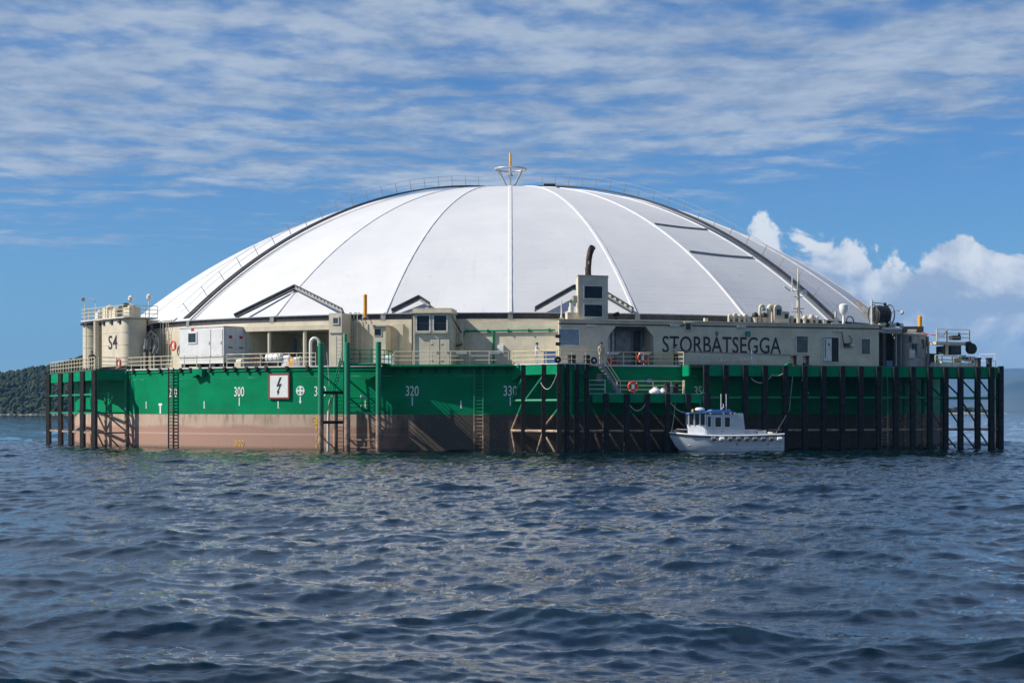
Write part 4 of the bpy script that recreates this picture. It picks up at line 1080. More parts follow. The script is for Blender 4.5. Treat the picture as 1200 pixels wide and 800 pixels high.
# inclined steps and ladder inside
st = ladder_mesh(lpw(385, 3.4, 138.9), lpw(400, 7.9, 139.2), V(.2, 1, 0), .6, .05, .28); st.build('steps', 'green', lp)
MB().path([lpw(383, 8.4, 138.6), lpw(384.5, 7.0, 138.6), lpw(386, 5.5, 138.6)], .04, 6).build('handrail', 'galvanised', lp)
MB().path([lpw(400.5, 8.6, 138.6), lpw(398, 7.2, 138.6), lpw(396.5, 5.8, 138.6)], .04, 6).build('handrail', 'galvanised', lp)
ladder_mesh(lpw(399, -.5, 139.6), lpw(399, 5.2, 139.6), V(1, 0, 0), .5, .04).build('ladder', 'two_tone', lp)
MB().path([lpw(389.6, 4.7, 139.0), lpw(387.0, 4.2, 138.8), lpw(385.2, 3.4, 138.8), lpw(384.6, 2.0, 138.8), lpw(384.4, -.5, 138.8)], .12, 8).build('suction_hose', 'pale_steel', lp, 50)
for px, zz in ((424, 4.5), (429, 4.3), (424.5, 3.7)): MB().lathe([(.1, 0), (.14, .1), (.1, .22)], lpw(px, zz, 136.9), 8).build('valve', 'pale_steel', lp)

# ------------------------------------------------------------------ quay on the right
QN = V(.297, -.955, 0).normalized(); QT = V(.955, .297, 0).normalized(); QO = 50.4
def qd(px, off=QO):
    u = (px - PX0) / FPX; return (CAM_D * .955 - off) / (.955 - .297 * u)
def Q(px, off=QO, z=0.0):
    d = qd(px, off); return V((px - PX0) / FPX * d, d - CAM_D, z)
qa = thing('quay_frame', 'long dark steel quay frame with many rubber-faced posts on the right', 'quay', Q(990))
qpx = [826, 849, 872, 895, 918.5, 941.5, 963.5, 985.5, 1007, 1028, 1048, 1068, 1088, 1106.5, 1124, 1144, 1160, 1171]
for i, px in enumerate(qpx): frame_post(qa, Q(px), QN, ZD - .05 if px < 1165 else ZD + .1, .46, .17)
for a, b in zip(qpx, qpx[1:]):
    pa, pb = Q(a), Q(b); e = (pb - pa).normalized() * .10
    pa2, pb2 = pa + QN * .12 + e, pb + QN * .12 - e
    ch = .14
    L = pb2 - pa2; l = L.normalized()
    zt, zb_ = ZD - .06, ZD - .94
    MB().prism([pa2 + l * ch + Z * zb_, pb2 - l * ch + Z * zb_, pb2 + Z * (zb_ + ch), pb2 + Z * (zt - ch), pb2 - l * ch + Z * zt, pa2 + l * ch + Z * zt, pa2 + Z * (zt - ch), pa2 + Z * (zb_ + ch)], QN * -.25).build('fascia', 'green', qa)
    for zz in (4.55, 1.75): MB().tube(Q(a, z=zz), Q(b, z=zz), .10, 7).build('beam', 'two_tone', qa)
# back row and cross braces where the frame stands clear of the hull
bpx = [1040, 1060, 1082, 1104, 1126, 1147, 1164]
for px in bpx:
    MB().lathe([(.17, -2.5), (.17, ZD - .2)], Q(px, QO - 3.4), 9).build('back_post', 'two_tone', qa, 40)
for a, b in zip(bpx, bpx[1:]):
    for zz in (6.4, 4.55, 1.75): MB().tube(Q(a, QO - 3.4, zz), Q(b, QO - 3.4, zz), .09, 7).build('beam', 'two_tone', qa)
    MB().beam(Q(a, QO - 3.4, 6.3), Q(b, QO - 3.4, 4.6), .12).build('brace', 'two_tone', qa)
    MB().beam(Q(a, QO - 3.4, 4.4), Q(b, QO - 3.4, 1.9), .12).build('brace', 'two_tone', qa)
    MB().beam(Q(a, QO - 3.4, 1.6), Q(b, QO - 3.4, -.5), .12).build('brace', 'two_tone', qa)
for i, px in enumerate(qpx[9:]):
    f = Q(px); bk = Q(px - 2, QO - 3.4)
    for z0, z1 in ((6.3, 4.7), (4.4, 2.0), (4.55, 4.55), (1.75, 1.75), (1.6, -.4)):
        MB().beam(f + Z * z0, bk + Z * z1, .12).build('brace', 'two_tone', qa)
for px in (835, 880, 925, 970, 1010):
    for zz in (4.55, 1.75):
        f = Q(px, z=zz); h = V(f.x, f.y, 0).normalized() * (RH - .05)
        if f.to_2d().length > RH + .3: MB().tube(f, h + Z * zz, .09, 6).build('tie', 'two_tone', qa)
ladder_mesh(Q(1036, z=-.5) + QN * .1, Q(1036, z=ZD - .2) + QN * .1, QT, .55, .045).build('ladder', 'two_tone', qa)
# deck over the quay with a rounded left nose
nose = []
q0 = Q(807); h0 = pol(RH - .3, ang(793, RH - .3))
for k in range(9):
    f = k / 8; a = math.pi / 2 * f
    nose.append(V(h0.x + (q0.x - h0.x) * math.sin(a) ** 1.0, h0.y + (q0.y - h0.y) * (1 - math.cos(a)), 0))
E1 = Q(1172); E2 = Q(1168, QO - 7.5); hb = [pol(RH - 1.5, ang(p, RH - 1.5)) for p in (1085, 1040, 990, 930, 870, 800)]
poly = [V(p.x, p.y, ZD - .06) for p in nose + [E1, E2] + hb]
MB().prism(poly, Z * .08).build('deck', 'deck_paint', qa)
mb = MB()
for a, b in zip(nose, nose[1:]):
    nn = V((b - a).y, -(b - a).x, 0).normalized(); nn = nn if nn.x < 0 else -nn
    mb.prism([a + Z * (ZD - .94), b + Z * (ZD - .94), b + Z * (ZD - .07), a + Z * (ZD - .07)], -nn * .12)
mb.build('nose_fascia', 'green', qa)
for k, px in enumerate((1110, 1128, 1146, 1164)):      # deck girders
    MB().beam(Q(px, z=ZD - .3), Q(px - 4, QO - 7, ZD - .3), .15, .4).build('girder', 'green', qa)
MB().beam(E1 + Z * (ZD - .5), E2 + Z * (ZD - .5), .15, .85).build('end_fascia', 'green', qa)
for f in (.35, .75):
    p = E1.lerp(E2, f); MB().lathe([(.2, -2.5), (.2, ZD - .1)], V(p.x, p.y, 0), 10).build('post', 'two_tone', qa, 40)
for zz in (4.55, 1.75): MB().tube(E1 + Z * zz, E2 + Z * zz, .1, 7).build('beam', 'two_tone', qa)
# hanging ropes along the quay
def rope(parent, a, b, sag, r=.035, n=10, m='rope'):
    pts = [a.lerp(b, k / n) - Z * sag * 4 * (k / n) * (1 - k / n) for k in range(n + 1)]; return MB().path(pts, r, 5).build('rope', m, parent, 50)
rope(qa, Q(880, QO + .25, 6.2), Q(905, QO + .25, 6.5), .55); rope(qa, Q(905, QO + .25, 6.5), Q(922, QO + .25, 6.9), .25)
rope(qa, Q(940, QO + .25, 6.1), Q(948, QO + .25, 4.9), .2)

# --- centre frame with the lit left face
H0 = V(.15, -RH + .02, 0); A0 = Q(655); B0 = Q(690)
cf = thing('centre_frame', 'projecting steel frame with sunlit green left face at the middle', 'fender frame', A0)
ln = V(-(A0 - H0).y, (A0 - H0).x, 0).normalized(); ln = ln if ln.x < 0 else -ln
for px, base in ((612, H0.lerp(A0, .24)), (636.5, H0.lerp(A0, .68)), (654, A0)): frame_post(cf, base, V(.05, -1, 0), ZD - .05, .36, .17)
for px in (663.5, 675, 686.5): frame_post(cf, Q(px), V(.3, -1, 0), ZD - .05, .32, .16)
# fascia with the stepped lower left corner
def lfp(f, z, o=0.0): p = H0.lerp(A0, f) + ln * o; return V(p.x, p.y, z)
MB().prism([lfp(-.02, 5.9, .1), lfp(.06, 5.95, .1), lfp(.20, 6.42, .1), lfp(1.0, 6.42, .1), lfp(1.0, ZD - .07, .1), lfp(.03, ZD - .07, .1), lfp(-.02, 7.0, .1)], -ln * .12).build('fascia', 'green', cf)
MB().prism([A0 + Z * 6.42, B0 + Z * 6.42, B0 + Z * (ZD - .07), A0 + Z * (ZD - .07)], QN * -.12).build('fascia', 'green', cf)
MB().prism([V(p.x, p.y, ZD - .06) for p in (lfp(-.02, 0, .15), lfp(1.0, 0, .15), A0 + QN * .1, B0 + QN * .1, pol(RH - .6, ang(700, RH - .6)), pol(RH - .8, ang(640, RH)), pol(RH - .6, ang(598, RH)))], Z * .08).build('deck', 'white', cf)
for zz in (4.27, 1.74):
    MB().tube(lfp(.0, zz, .05), lfp(1, zz, .05), .12, 8).build('beam', 'two_tone', cf, 40)
    MB().tube(A0 + Z * zz, B0 + Z * zz, .10, 8).build('beam', 'two_tone', cf, 40)
    MB().tube(B0 + Z * zz, pol(RH - .1, ang(705, RH)) + Z * zz, .10, 8).build('beam', 'two_tone', cf, 40)
for (f0, z0, f1, z1) in ((0, 4.3, .24, 6.2), (.30, 4.3, .68, 6.3), (0, 1.8, .24, 4.1), (0.0, 1.7, .1, -.6), (.68, 1.8, .5, -.6), (.72, 2.2, 1, 3.6), (.68, 1.7, 1.0, -.5)):
    MB().tube(lfp(f0, z0, .05), lfp(f1, z1, .05), .09, 7).build('brace', 'two_tone', cf, 40)
for (pa, za, pb, zb_) in ((664, 3.6, 684, 1.8), (676, 5.4, 686, 4.5), (664, 1.6, 684, -.4)):
    MB().tube(Q(pa, z=za), Q(pb, z=zb_), .09, 7).build('brace', 'two_tone', cf, 40)
for f in (.68, 1.0):
    p = H0.lerp(A0, f); h = V(p.x + 1.2, p.y, 0).normalized() * (RH - .05)
    for zz in (4.27, 1.74): MB().tube(V(p.x, p.y, zz), V(h.x, h.y, zz), .09, 7).build('tie', 'two_tone', cf, 40)
rope(cf, lfp(.68, 5.75, .35), lfp(1.02, 6.5, .35), .9)
p0 = lfp(1.08, 0, -.1)
MB().tube(V(p0.x + .55, p0.y + .3, 3.1), V(p0.x + .55, p0.y + .3, 6.6), .14, 8).build('riser_pipe', 'green', cf, 40)

# --- lower boat landing
ZL = 4.85
lw = thing('boat_landing', 'low shaded boat landing below the upper rail beside the centre frame', 'landing', Q(745))
lpx = [692, 709, 733.5, 757, 781, 805, 828]
for px in lpx[1:]: frame_post(lw, Q(px, QO - .02), QN, ZL - .02, .42, .17)
for a, b in zip(lpx, lpx[1:]):
    pa, pb = Q(a) + QN * .1, Q(b) + QN * .1; e = (pb - pa).normalized() * .14
    MB().prism([pa + e + Z * (ZL - .76), pb - e + Z * (ZL - .76), pb - e + Z * (ZL - .05), pa + e + Z * (ZL - .05)], QN * -.2).build('fascia', 'green', lw)
    MB().tube(Q(a, z=1.75), Q(b, z=1.75), .10, 7).build('beam', 'two_tone', lw)
    MB().tube(Q(a + 2, QO - .3, 3.6), Q(b - 1, QO - .9, 1.9), .09, 7).build('brace', 'two_tone', lw)
    MB().tube(Q(a + 5, QO - .3, 1.5), Q(b - 2, QO - .9, -.5), .09, 7).build('brace', 'two_tone', lw)
MB().prism([V(p.x, p.y, ZL - .045) for p in [Q(690) + QN * .1, Q(829) + QN * .1] + [pol(RH - .1, ang(p, RH)) for p in (829, 790, 750, 700)]], Z * .06).build('deck', 'concrete_grey', lw)
rope(lw, Q(738, QO + .3, 3.9), Q(756, QO + .3, 3.95), .5); rope(lw, Q(783, QO + .3, 4.4), Q(803, QO + .3, 3.3), .3)
railing('pale railing at the outer left corner of the boat landing', [Q(690, QO - .1, ZL), Q(709, QO - .1, ZL)], spacing=1.0, m='pale_steel')
railing('pale railing along the back of the boat landing', [pol(RH + .25, ang(p, RH + .25), ZL) for p in (722, 745, 770, 790, 800)] + [Q(802, QO - .3, ZL)], spacing=1.7, m='cream_rail', r=.05)
# upper rail over the landing
up = [lfp(.0, ZD + .02, -.1), lfp(.5, ZD + .02, -.1), lfp(.98, ZD + .02, -.1), Q(690, QO - .3, ZD + .02), Q(703, QO - .4, ZD + .02)]
railing('bright yellowish railing on the centre frame deck beside the person in white', up, spacing=1.2, m='yellow_rail')
railing('cream railing on the upper deck in front of the octagonal opening', [pol(RH - .15, ang(p, RH - .15), ZD) for p in (716, 735, 755, 775, 790)] + [V(nose[4].x, nose[4].y, ZD)], spacing=1.15, m='yellow_rail', r=.04)
# stair from the upper deck to the landing
sr = thing('stairs', 'steep steel stairs from upper deck down to the boat landing', 'stairs', Q(728, QO - 1.2, ZL))
s0 = Q(705, QO - 1.0, ZD); s1 = Q(727, QO - 1.0, ZL + .02)
for o_ in (.0, .75):
    MB().beam(s0 - QN * o_, s1 - QN * o_, .06, .24).build('stringer', 'grey_steel', sr)
    MB().path([s0 - QN * o_ + Z * 1.0, s1 - QN * o_ + Z * 1.0, s1 - QN * o_], .035, 6).build('handrail', 'cream_rail', sr)
for k in range(1, 9):
    c = s0.lerp(s1, k / 9); MB().frame(c - QN * .37, QT * .13, QN * .34, Z * .02).build('tread', 'grey_steel', sr)
t = ang(738.5, RH + .4); lifebuoy('shaded red lifebuoy on the railing of the boat landing', pol(RH + .42, ang(740, RH), ZL + .62), QN, .40)
lifebuoy('orange-red lifebuoy on the upper rail before the octagonal opening', pol(RH + .02, ang(753, RH), ZD + .62), QN, .40)
def bag(label, c, r, m='plastic_white', seed=1):
    rng = random.Random(seed); b = thing('sack', label, 'sack', c, 'sacks on the landing'); mb = MB()
    prof = [(.75, 0), (1.0, .25), (.95, .6), (.6, .95), (.25, 1.15), (.3, 1.3)]
    for i, (pr, pz) in enumerate(prof):
        for k in range(12):
            q = 2 * math.pi * k / 12; rr = pr * r * rng.uniform(.85, 1.12); mb.v.append((c.x + rr * math.cos(q) * 1.2, c.y + rr * math.sin(q), c.z + pz * r * rng.uniform(.93, 1.05)))
    for i in range(5):
        for k in range(12): a = i * 12; k2 = (k + 1) % 12; mb.f.append((a + k, a + k2, a + 12 + k2, a + 12 + k))
    mb.f.append(tuple(range(60, 72))); mb.build('sack_body', m, b, 70)
    MB().torus(c + Z * r * 1.14, r * .27, .03, Z, 10, 5).build('tie', 'rope', b)
bag('white plastic sack, left one on the boat landing', Q(768, QO - .8, ZL + .02), .42, 'plastic_white', 3); bag('white plastic sack, right one beside black bollards', Q(777, QO - .7, ZL + .02), .36, 'plastic_white', 5)
bollard('black bollard left of the white crate on the landing', Q(782, QO - .35, ZL + .02), .85, .22); bollard('black bollard right of the white crate on the landing', Q(792, QO - .35, ZL + .02), .85, .22)
def crate(label, c, sx, sy, sz, m, ux=(.955, .297)):
    b = thing('crate', label, 'crate', c, 'crates on deck')
    MB().box(c + Z * sz * .47, sx, sy, sz * .94, ux).build('box', m, b); MB().box(c + Z * sz * .97, sx * 1.05, sy * 1.05, sz * .06, ux).build('lid', m, b)
    for s in (-1, 1): MB().box(c + Z * sz * .7 + V(ux[0], ux[1], 0) * s * sx * .53, .04, sy * .4, .05, ux).build('handle', 'dark_steel', b)
crate('small white crate between two bollards on the landing', Q(786.5, QO - .9, ZL + .02), .5, .5, .62, 'white')
crate('blue crate hanging behind the landing railing', pol(RH + .15, ang(760, RH), ZL + .95), .42, .2, .34, 'plastic_blue')
crate('grey crate at the head of the landing stairs', Q(702, QO - 2.2, ZL + 1.0), .5, .4, .7, 'grey_steel')
# green navigation beacon at the end of landing
nb = thing('beacon', 'small green beacon on a plate at the end of the landing', 'beacon', Q(825, QO + .1, ZL))
MB().lathe([(.32, 0), (.32, .06)], Q(825, QO + .1, ZL + .03), 12).build('plate', 'green', nb); MB().lathe([(.09, 0), (.09, .35), (.05, .42)], Q(825, QO + .1, ZL + .09), 10).build('lantern', 'green', nb, 40)

# ------------------------------------------------------------------ deckhouse with the name
WO = 47.0; ZR = 11.05
dh = thing('deckhouse', 'long beige deckhouse lettered STORBÅTSEGGA in shade on the right', 'deckhouse', Q(840, WO, ZD))
def QW(px, z, out=0.0): p = Q(px, WO, z); return p + QN * out
def wall_piece(pa, pb, z0, z1, name='wall', m='beige', th=.2, parent=None):
    return MB().prism([QW(pa, z0), QW(pb, z0), QW(pb, z1), QW(pa, z1)], QN * -th).build(name, m, parent or dh)
OA, OB = 713, 766
wall_piece(655, OA, ZD, ZR); wall_piece(OB, 1030, ZD, ZR); wall_piece(OA, OB, 10.62, ZR, 'lintel')
cz = .85; cx = 9
MB().prism([QW(OA, 10.62 - cz), QW(OA + cx, 10.62), QW(OA, 10.62)], QN * -.2).build('corner_plate', 'beige', dh)
MB().prism([QW(OB, 10.62 - cz), QW(OB, 10.62), QW(OB - cx, 10.62)], QN * -.2).build('corner_plate', 'beige', dh)
# inside of the opening
def back(px, z, b): p = QW(px, z); return p - QN * b
MB().prism([back(OA + 1, ZD, 2.2), back(OB - 1, ZD, 2.2), back(OB - 1, ZR - .1, 2.2), back(OA + 1, ZR - .1, 2.2)], QN * -.1).build('recess_wall', 'grey_steel', dh)
for px in (OA, OB): MB().prism([back(px, ZD, .2), back(px, ZD, 2.2), back(px, ZR - .1, 2.2), back(px, ZR - .1, .2)], QT * .05).build('return_wall', 'beige', dh)
for k, (px, w2, m_) in enumerate(((721, .3, 'pale_steel'), (728, .12, 'galvanised'), (741, .8, 'grey_steel'), (757, .25, 'dark_steel'), (750, .08, 'red'))):
    MB().frame(back(px, 8.85, 2.0), QT * w2, QN * .06, Z * 1.5).build('locker', m_, dh)
# roof, trim, ends
MB().prism([V(p.x, p.y, ZR) for p in (QW(654, 0, .12), QW(1031, 0, .12), Q(1031, WO - 5), pol(RW - .2, ang(900, RW)), pol(RW - .2, ang(760, RW)), pol(RW - .2, ang(656, RW)))], Z * .1).build('roof', 'beige', dh)
MB().prism([QW(654.5, ZR - .34, .01), QW(1030.5, ZR - .34, .01), QW(1030.5, ZR - .24, .01), QW(654.5, ZR - .24, .01)], QN * .05).build('trim', 'dark_steel', dh)
a = QW(655, 0); b = wb + V(0, .3, 0); MB().prism([a + Z * ZD, V(b.x, b.y, ZD), V(b.x, b.y, ZR), a + Z * ZR], V(.15, 0, 0)).build('end_wall', 'beige', dh)
a = QW(1030, 0); b = Q(1024, WO - 5); MB().prism([V(a.x, a.y, ZD), V(b.x, b.y, ZD), V(b.x, b.y, ZR), V(a.x, a.y, ZR)], V(-.15, 0, 0)).build('end_wall', 'beige', dh)
text('lettering', 'STORBÅTSEGGA', 'lettering', dh, QW(846.5, 0, .006) + Z * (CAM_H + (PY0 - 401.0) * qd(846.5, WO) / FPX), QT, 1.88, (QW(916, 0) - QW(777, 0)).length, .02)
def qwin(px, pya, pyb, wpx, m='window_film', parent=dh, fm='pale_steel', nm='window'):
    d = qd(px, WO); s = d / FPX; zt = CAM_H + (PY0 - pya) * s; zb_ = CAM_H + (PY0 - pyb) * s; hw = wpx * s / .955 / 2; c = QW(px, (zt + zb_) / 2, .03)
    w = MB().frame(c, QT * hw, QN * .02, Z * (zt - zb_) / 2).build(nm, m, parent); f = MB()
    for q in (-1, 1):
        f.frame(c + QT * q * (hw + .04) + QN * .03, QT * .05, QN * .045, Z * ((zt - zb_) / 2 + .09)); f.frame(c + Z * q * ((zt - zb_) / 2 + .045) + QN * .03, QT * (hw - .01), QN * .045, Z * .045)
    f.build('frame', fm, w); return w, c, hw
qwin(939.5, 394, 413, 14); qwin(1014, 397, 415, 11)
w, c, hw = qwin(667, 386, 404, 23, 'shutter', nm='roller_shutter')
for k in range(6): MB().frame(c + QN * .022 + Z * (-.5 + k * .2), QT * hw * .98, QN * .008, Z * .012).build('slat', 'grey_steel', w)
# open door
w, c, hw = qwin(973, 395.5, 424, 20, 'black', nm='doorway')
MB().frame(c - QT * hw * .45 + QN * .12, QT * hw * .5, QN * .03, Z * 1.02).build('door_leaf', 'pale_steel', w)
MB().frame(c - QT * hw * .75 + QN * .16 + Z * .1, QT * .03, QN * .02, Z * .8).build('hinge_strip', 'dark_steel', w)
MB().frame(c - QT * hw * .3 + QN * .16 + Z * .45, QT * .08, QN * .01, Z * .12).build('sticker', 'teal_box', w)
w, c, hw = qwin(806, 379.5, 386.5, 6.5, 'glass', nm='hooded_window', fm='beige')
MB().frame(c + QN * .2 + Z * .36, QT * (hw + .2), QN * .2, Z * .03).build('hood', 'beige', w)
for px, py, lb in ((693, 381, 'pale strip lamp under the louvred vent tower'), (790, 381, 'strip lamp above the first letters of the name'), (868, 382.5, 'strip lamp above the last letters of the name'), (981, 387, 'strip lamp above the open door')):
    p = QW(px, CAM_H + (PY0 - py) * qd(px, WO) / FPX); wall_lamp(lb, p, QN, QT, .42)
p = QW(876, CAM_H + (PY0 - 391) * qd(876, WO) / FPX); MB().frame(p + QN * .1, QT * .22, QN * .1, Z * .2).build('socket_box', 'teal_box', dh); MB().frame(p + QN * .1 + QT * .24, QT * .03, QN * .12, Z * .26).build('socket_cover', 'beige', dh)
MB().prism([QW(797, CAM_H - (411.5 - PY0) * qd(797, WO) / FPX, .05), QW(932, CAM_H - (416.5 - PY0) * qd(932, WO) / FPX, .05), QW(932, CAM_H - (416.5 - PY0) * qd(932, WO) / FPX + .06, .05), QW(797, CAM_H - (411.5 - PY0) * qd(797, WO) / FPX + .06, .05)], QN * .05).build('pipe_rail', 'grey_steel', dh)
# stored gangway leaning before the wall
gw = thing('gangway', 'light grey aluminium gangway stored along the deckhouse wall', 'gangway', Q(850, WO + 1.0, ZD))
g0 = Q(818, WO + .8, 7.62); g1 = Q(882, WO + .8, 7.86)
for dz in (0, .42): MB().beam(g0 + Z * dz, g1 + Z * dz * 1.1, .07, .07).build('side_rail', 'galvanised', gw)
for k in range(15): c = g0.lerp(g1, k / 14); MB().beam(c, c + Z * (.42 + .04 * k / 14), .04).build('bar', 'galvanised', gw)
MB().beam(g1 - Z * .4, g1 + Z * .9 - QT * .1, .08).build('end_frame', 'galvanised', gw); MB().beam(g1 - Z * .4 + QT * .35, g1 + Z * .7, .08).build('end_frame', 'galvanised', gw)
for px, lb in ((930, 'black bollard on the quay, left of the pair below the square window'), (944.5, 'black bollard on the quay, right of the pair below the square window')): bollard(lb, Q(px, QO - .5, ZD + .02), .85, .26)
fl = thing('tarpaulin', 'bright green folded tarpaulin by the left bollard on the quay', 'tarpaulin', Q(924, QO - .4, ZD + .02))
a = Q(921, QO - .35, ZD + .02); MB().prism([a, a + QT * .75, a + QT * .6 + Z * .22, a + QT * .25 + Z * .18], -QN * .4).build('sheet', 'green', fl)
# wall gear right of the door
wg = thing('wall_winch', 'small dark winch motor and cables on the wall right of the open door', 'winch', QW(993, 9.0))
c = QW(992, CAM_H + (PY0 - 404.5) * qd(992, WO) / FPX); MB().frame(c + QN * .15, QT * .28, QN * .14, Z * .18).build('motor', 'dark_steel', wg); MB().lathe([(.12, -.2), (.12, .3)], c + QN * .18 + QT * .35, 10, QT).build('drum', 'pale_steel', wg, 40)
MB().path([c + QN * .1 - QT * .3, c + QN * .1 - QT * .4 + Z * .5, c + QN * .1 - QT * .5 + Z * 1.2], .04, 6).build('cable', 'dark_steel', wg)
MB().path([c + QN * .1 + QT * .3, c + QN * .1 + QT * .5 + Z * .5, c + QN * .1 + QT * .2 + Z * .9], .03, 6).build('cable', 'dark_steel', wg)

# ------------------------------------------------------------------ vent tower with exhaust
vt = thing('vent_tower', 'grey-beige ventilation tower with two dark louvres above the deckhouse', 'vent tower', Q(694, WO - .8, ZR))
MB().prism([V(p.x, p.y, ZR + .1) for p in (Q(677.5, WO - .3), Q(712.5, WO - .3), Q(712.5, WO - 2.3), Q(675, WO - 2.3))], Z * 3.72).build('casing', 'beige', vt)
MB().prism([V(p.x, p.y, ZR + 3.82) for p in (Q(677, WO - .25), Q(713, WO - .25), Q(713, WO - 2.35), Q(674.5, WO - 2.35))], Z * .05).build('roof', 'beige', vt)
for pya, pyb in ((335.5, 349.5), (357, 371)):
    d = qd(695, WO - .3); s = d / FPX; zt = CAM_H + (PY0 - pya) * s; zb_ = CAM_H + (PY0 - pyb) * s; c = Q(695, WO - .3, (zt + zb_) / 2)
    lv = MB().frame(c + QN * .01, QT * .80, QN * .01, Z * (zt - zb_) / 2).build('louvre', 'louvre', vt); f = MB()
    for q in (-1, 1):
        f.frame(c + QT * q * .85 + QN * .04, QT * .05, QN * .05, Z * ((zt - zb_) / 2 + .1)); f.frame(c + Z * q * ((zt - zb_) / 2 + .05) + QN * .04, QT * .8, QN * .05, Z * .05)
    f.build('frame', 'pale_steel', lv)
    for k in range(8):
        zz = zb_ + (zt - zb_) * (k + .5) / 8; MB().frame(V(c.x, c.y, zz) + QN * .05, QT * .8, QN * .035 + Z * -.03, Z * .012).build('slat', 'louvre', lv)
p = Q(674, WO - 1.2, 12.9); MB().frame(p, V(.2, .05, 0), V(-.05, .25, 0), Z * .3).build('side_vent', 'grey_steel', vt)
ep = thing('exhaust_pipe', 'rusty bent exhaust pipe rising from the vent tower', 'exhaust', Q(689.5, WO - 1.3, ZR + 3.85))
b = Q(689.5, WO - 1.3, ZR + 3.8)
MB().path([b, b + Z * .8, b + Z * 1.5 + QT * .05, b + Z * 2.0 + QT * .14, b + Z * 2.35 + QT * .26, b + Z * 2.5 + QT * .32 + QN * .15], [.24, .24, .25, .26, .27, .27], 12).build('pipe', 'rust', ep, 50)
MB().path([b + Z * 2.05 + QT * .15, b + Z * 2.38 + QT * .27, b + Z * 2.55 + QT * .33 + QN * .17], [.275, .285, .285], 12).build('sooty_tip', 'black', ep, 50)
MB().lathe([(.36, 0), (.36, .1)], b + Z * .06, 12).build('flange', 'rust_dark', ep); MB().tube(b - QT * .3, b - QT * .3 + Z * .8, .06, 7).build('condensate_pipe', 'pale_steel', ep)
MB().frame(b + Z * 1.2 + QN * .27 - QT * .05, QT * .04, QN * .02, Z * .12).build('clip', 'pale_steel', ep)
# corner gear left of tower: floodlights and pole
cg = thing('corner_floodlights', 'stacked black floodlights on the sunlit left corner of the deckhouse', 'floodlight', QW(654, 9.5))
for py in (394, 403):
    c = QW(653, CAM_H + (PY0 - py) * 138 / FPX, .2); MB().frame(c, V(.2, 0, 0), V(0, .16, 0), Z * .14).build('lamp_head', 'black', cg); MB().tube(c, c - QN * .3, .04, 6).build('arm', 'dark_steel', cg)
fp = thing('flag_staff', 'short pale staff on the roof left of the vent tower', 'staff', Q(658, WO - .3, ZR + .1))
b = Q(658, WO - .3, ZR + .1); MB().lathe([(.1, 0), (.1, .3), (.06, .35), (.05, 1.4), (.02, 1.6)], b, 8).build('staff', 'pale_steel', fp, 40); MB().box(b + Z * .05, .4, .4, .1).build('base', 'beige', fp)
vb_ = thing('valve_block', 'pale valve block at the left foot of the vent tower', 'valve', Q(669, WO - .9, ZR + .1))
b = Q(669.5, WO - .9, ZR + .1); MB().box(b + Z * .3, .9, .6, .6, (.955, .297)).build('block', 'beige', vb_); MB().lathe([(.22, .6), (.26, .9), (.15, 1.3), (.2, 1.5)], b, 10).build('valve_body', 'pale_steel', vb_, 40); MB().torus(b + Z * 1.55, .24, .04, Z, 14, 6).build('hand_wheel', 'green', vb_)
ba = thing('black_camera', 'black camera housing on the roof right of the vent tower', 'camera', Q(722, WO - .4, ZR + .1))
b = Q(722, WO - .4, ZR + .1); MB().tube(b, b + Z * .4, .05, 6).build('stem', 'dark_steel', ba); MB().lathe([(.14, -.22), (.17, 0), (.17, .25)], b + Z * .5, 10, (QT + Z * .3)).build('housing', 'black', ba, 40)
# row of goosenecks and hatches on the deckhouse roof
for i, (px, h, r, hk, lb) in enumerate(((854, .75, .10, .25, 'first low vent stub of the roof row, counted from the left'), (860, .85, .10, .25, 'second low vent stub of the roof row'), (866.5, .75, .1, .25, 'third low vent stub of the roof row'), (872.5, .8, .1, .25, 'fourth low vent stub of the roof row, right before the black cowls'), (890.5, 1.7, .13, .4, 'tall slim gooseneck left of the roof hatch housing'), (901, 1.65, .2, .38, 'stout paired gooseneck next to the roof hatch housing'))):
    gooseneck(lb, Q(px, WO - .8, ZR + .1), h, r, hk, QT, 'beige', .2)
def cowl(label, px, s=1.0, m='black'):
    b = Q(px, WO - .7, ZR + .1); c = thing('cowl_vent', label, 'cowl', b, 'cowl vents on the roof')
    MB().lathe([(.17 * s, 0), (.17 * s, .35 * s), (.24 * s, .45 * s)], b, 12).build('stack', 'beige', c, 40)
    MB().lathe([(.26 * s, -.02), (.28 * s, .12 * s), (.2 * s, .32 * s), (.06 * s, .38 * s)], b + Z * .5 * s, 12).build('cap', m, c, 40)
cowl('black capped cowl left of the tall slim gooseneck', 885, 1.05); cowl('black capped cowl right of the tall slim gooseneck', 895.5, 1.05)
cowl('pale capped cowl left of the radio mast foot', 928, .8, 'beige'); cowl('pale capped cowl, first right of the radio mast', 943, .85, 'beige'); cowl('pale capped cowl, second right of the radio mast', 951, .95, 'beige'); cowl('pale capped cowl, third right of the radio mast', 957, .8, 'plastic_white')
rh = thing('roof_hatch', 'beige arched hatch housing with dark vents on the deckhouse roof', 'housing', Q(914, WO - .6, ZR + .1))
a = Q(907.5, WO - .4); e = QT * .66; h1 = ZR + .1
arch = [a + Z * h1] + [a + QT * 1.3 * 0 + Z * h1] ; pts = [a + Z * h1, a + QT * .75 + Z * h1, a + QT * .75 + Z * (h1 + 1.25)]
for k in range(1, 8): q = math.pi * k / 8; pts.append(a + QT * (.375 + .375 * math.cos(q)) + Z * (h1 + 1.25 + .35 * math.sin(q)))
pts.append(a + Z * (h1 + 1.25)); MB().prism(pts, -QN * 1.1).build('arched_casing', 'beige', rh, 30)
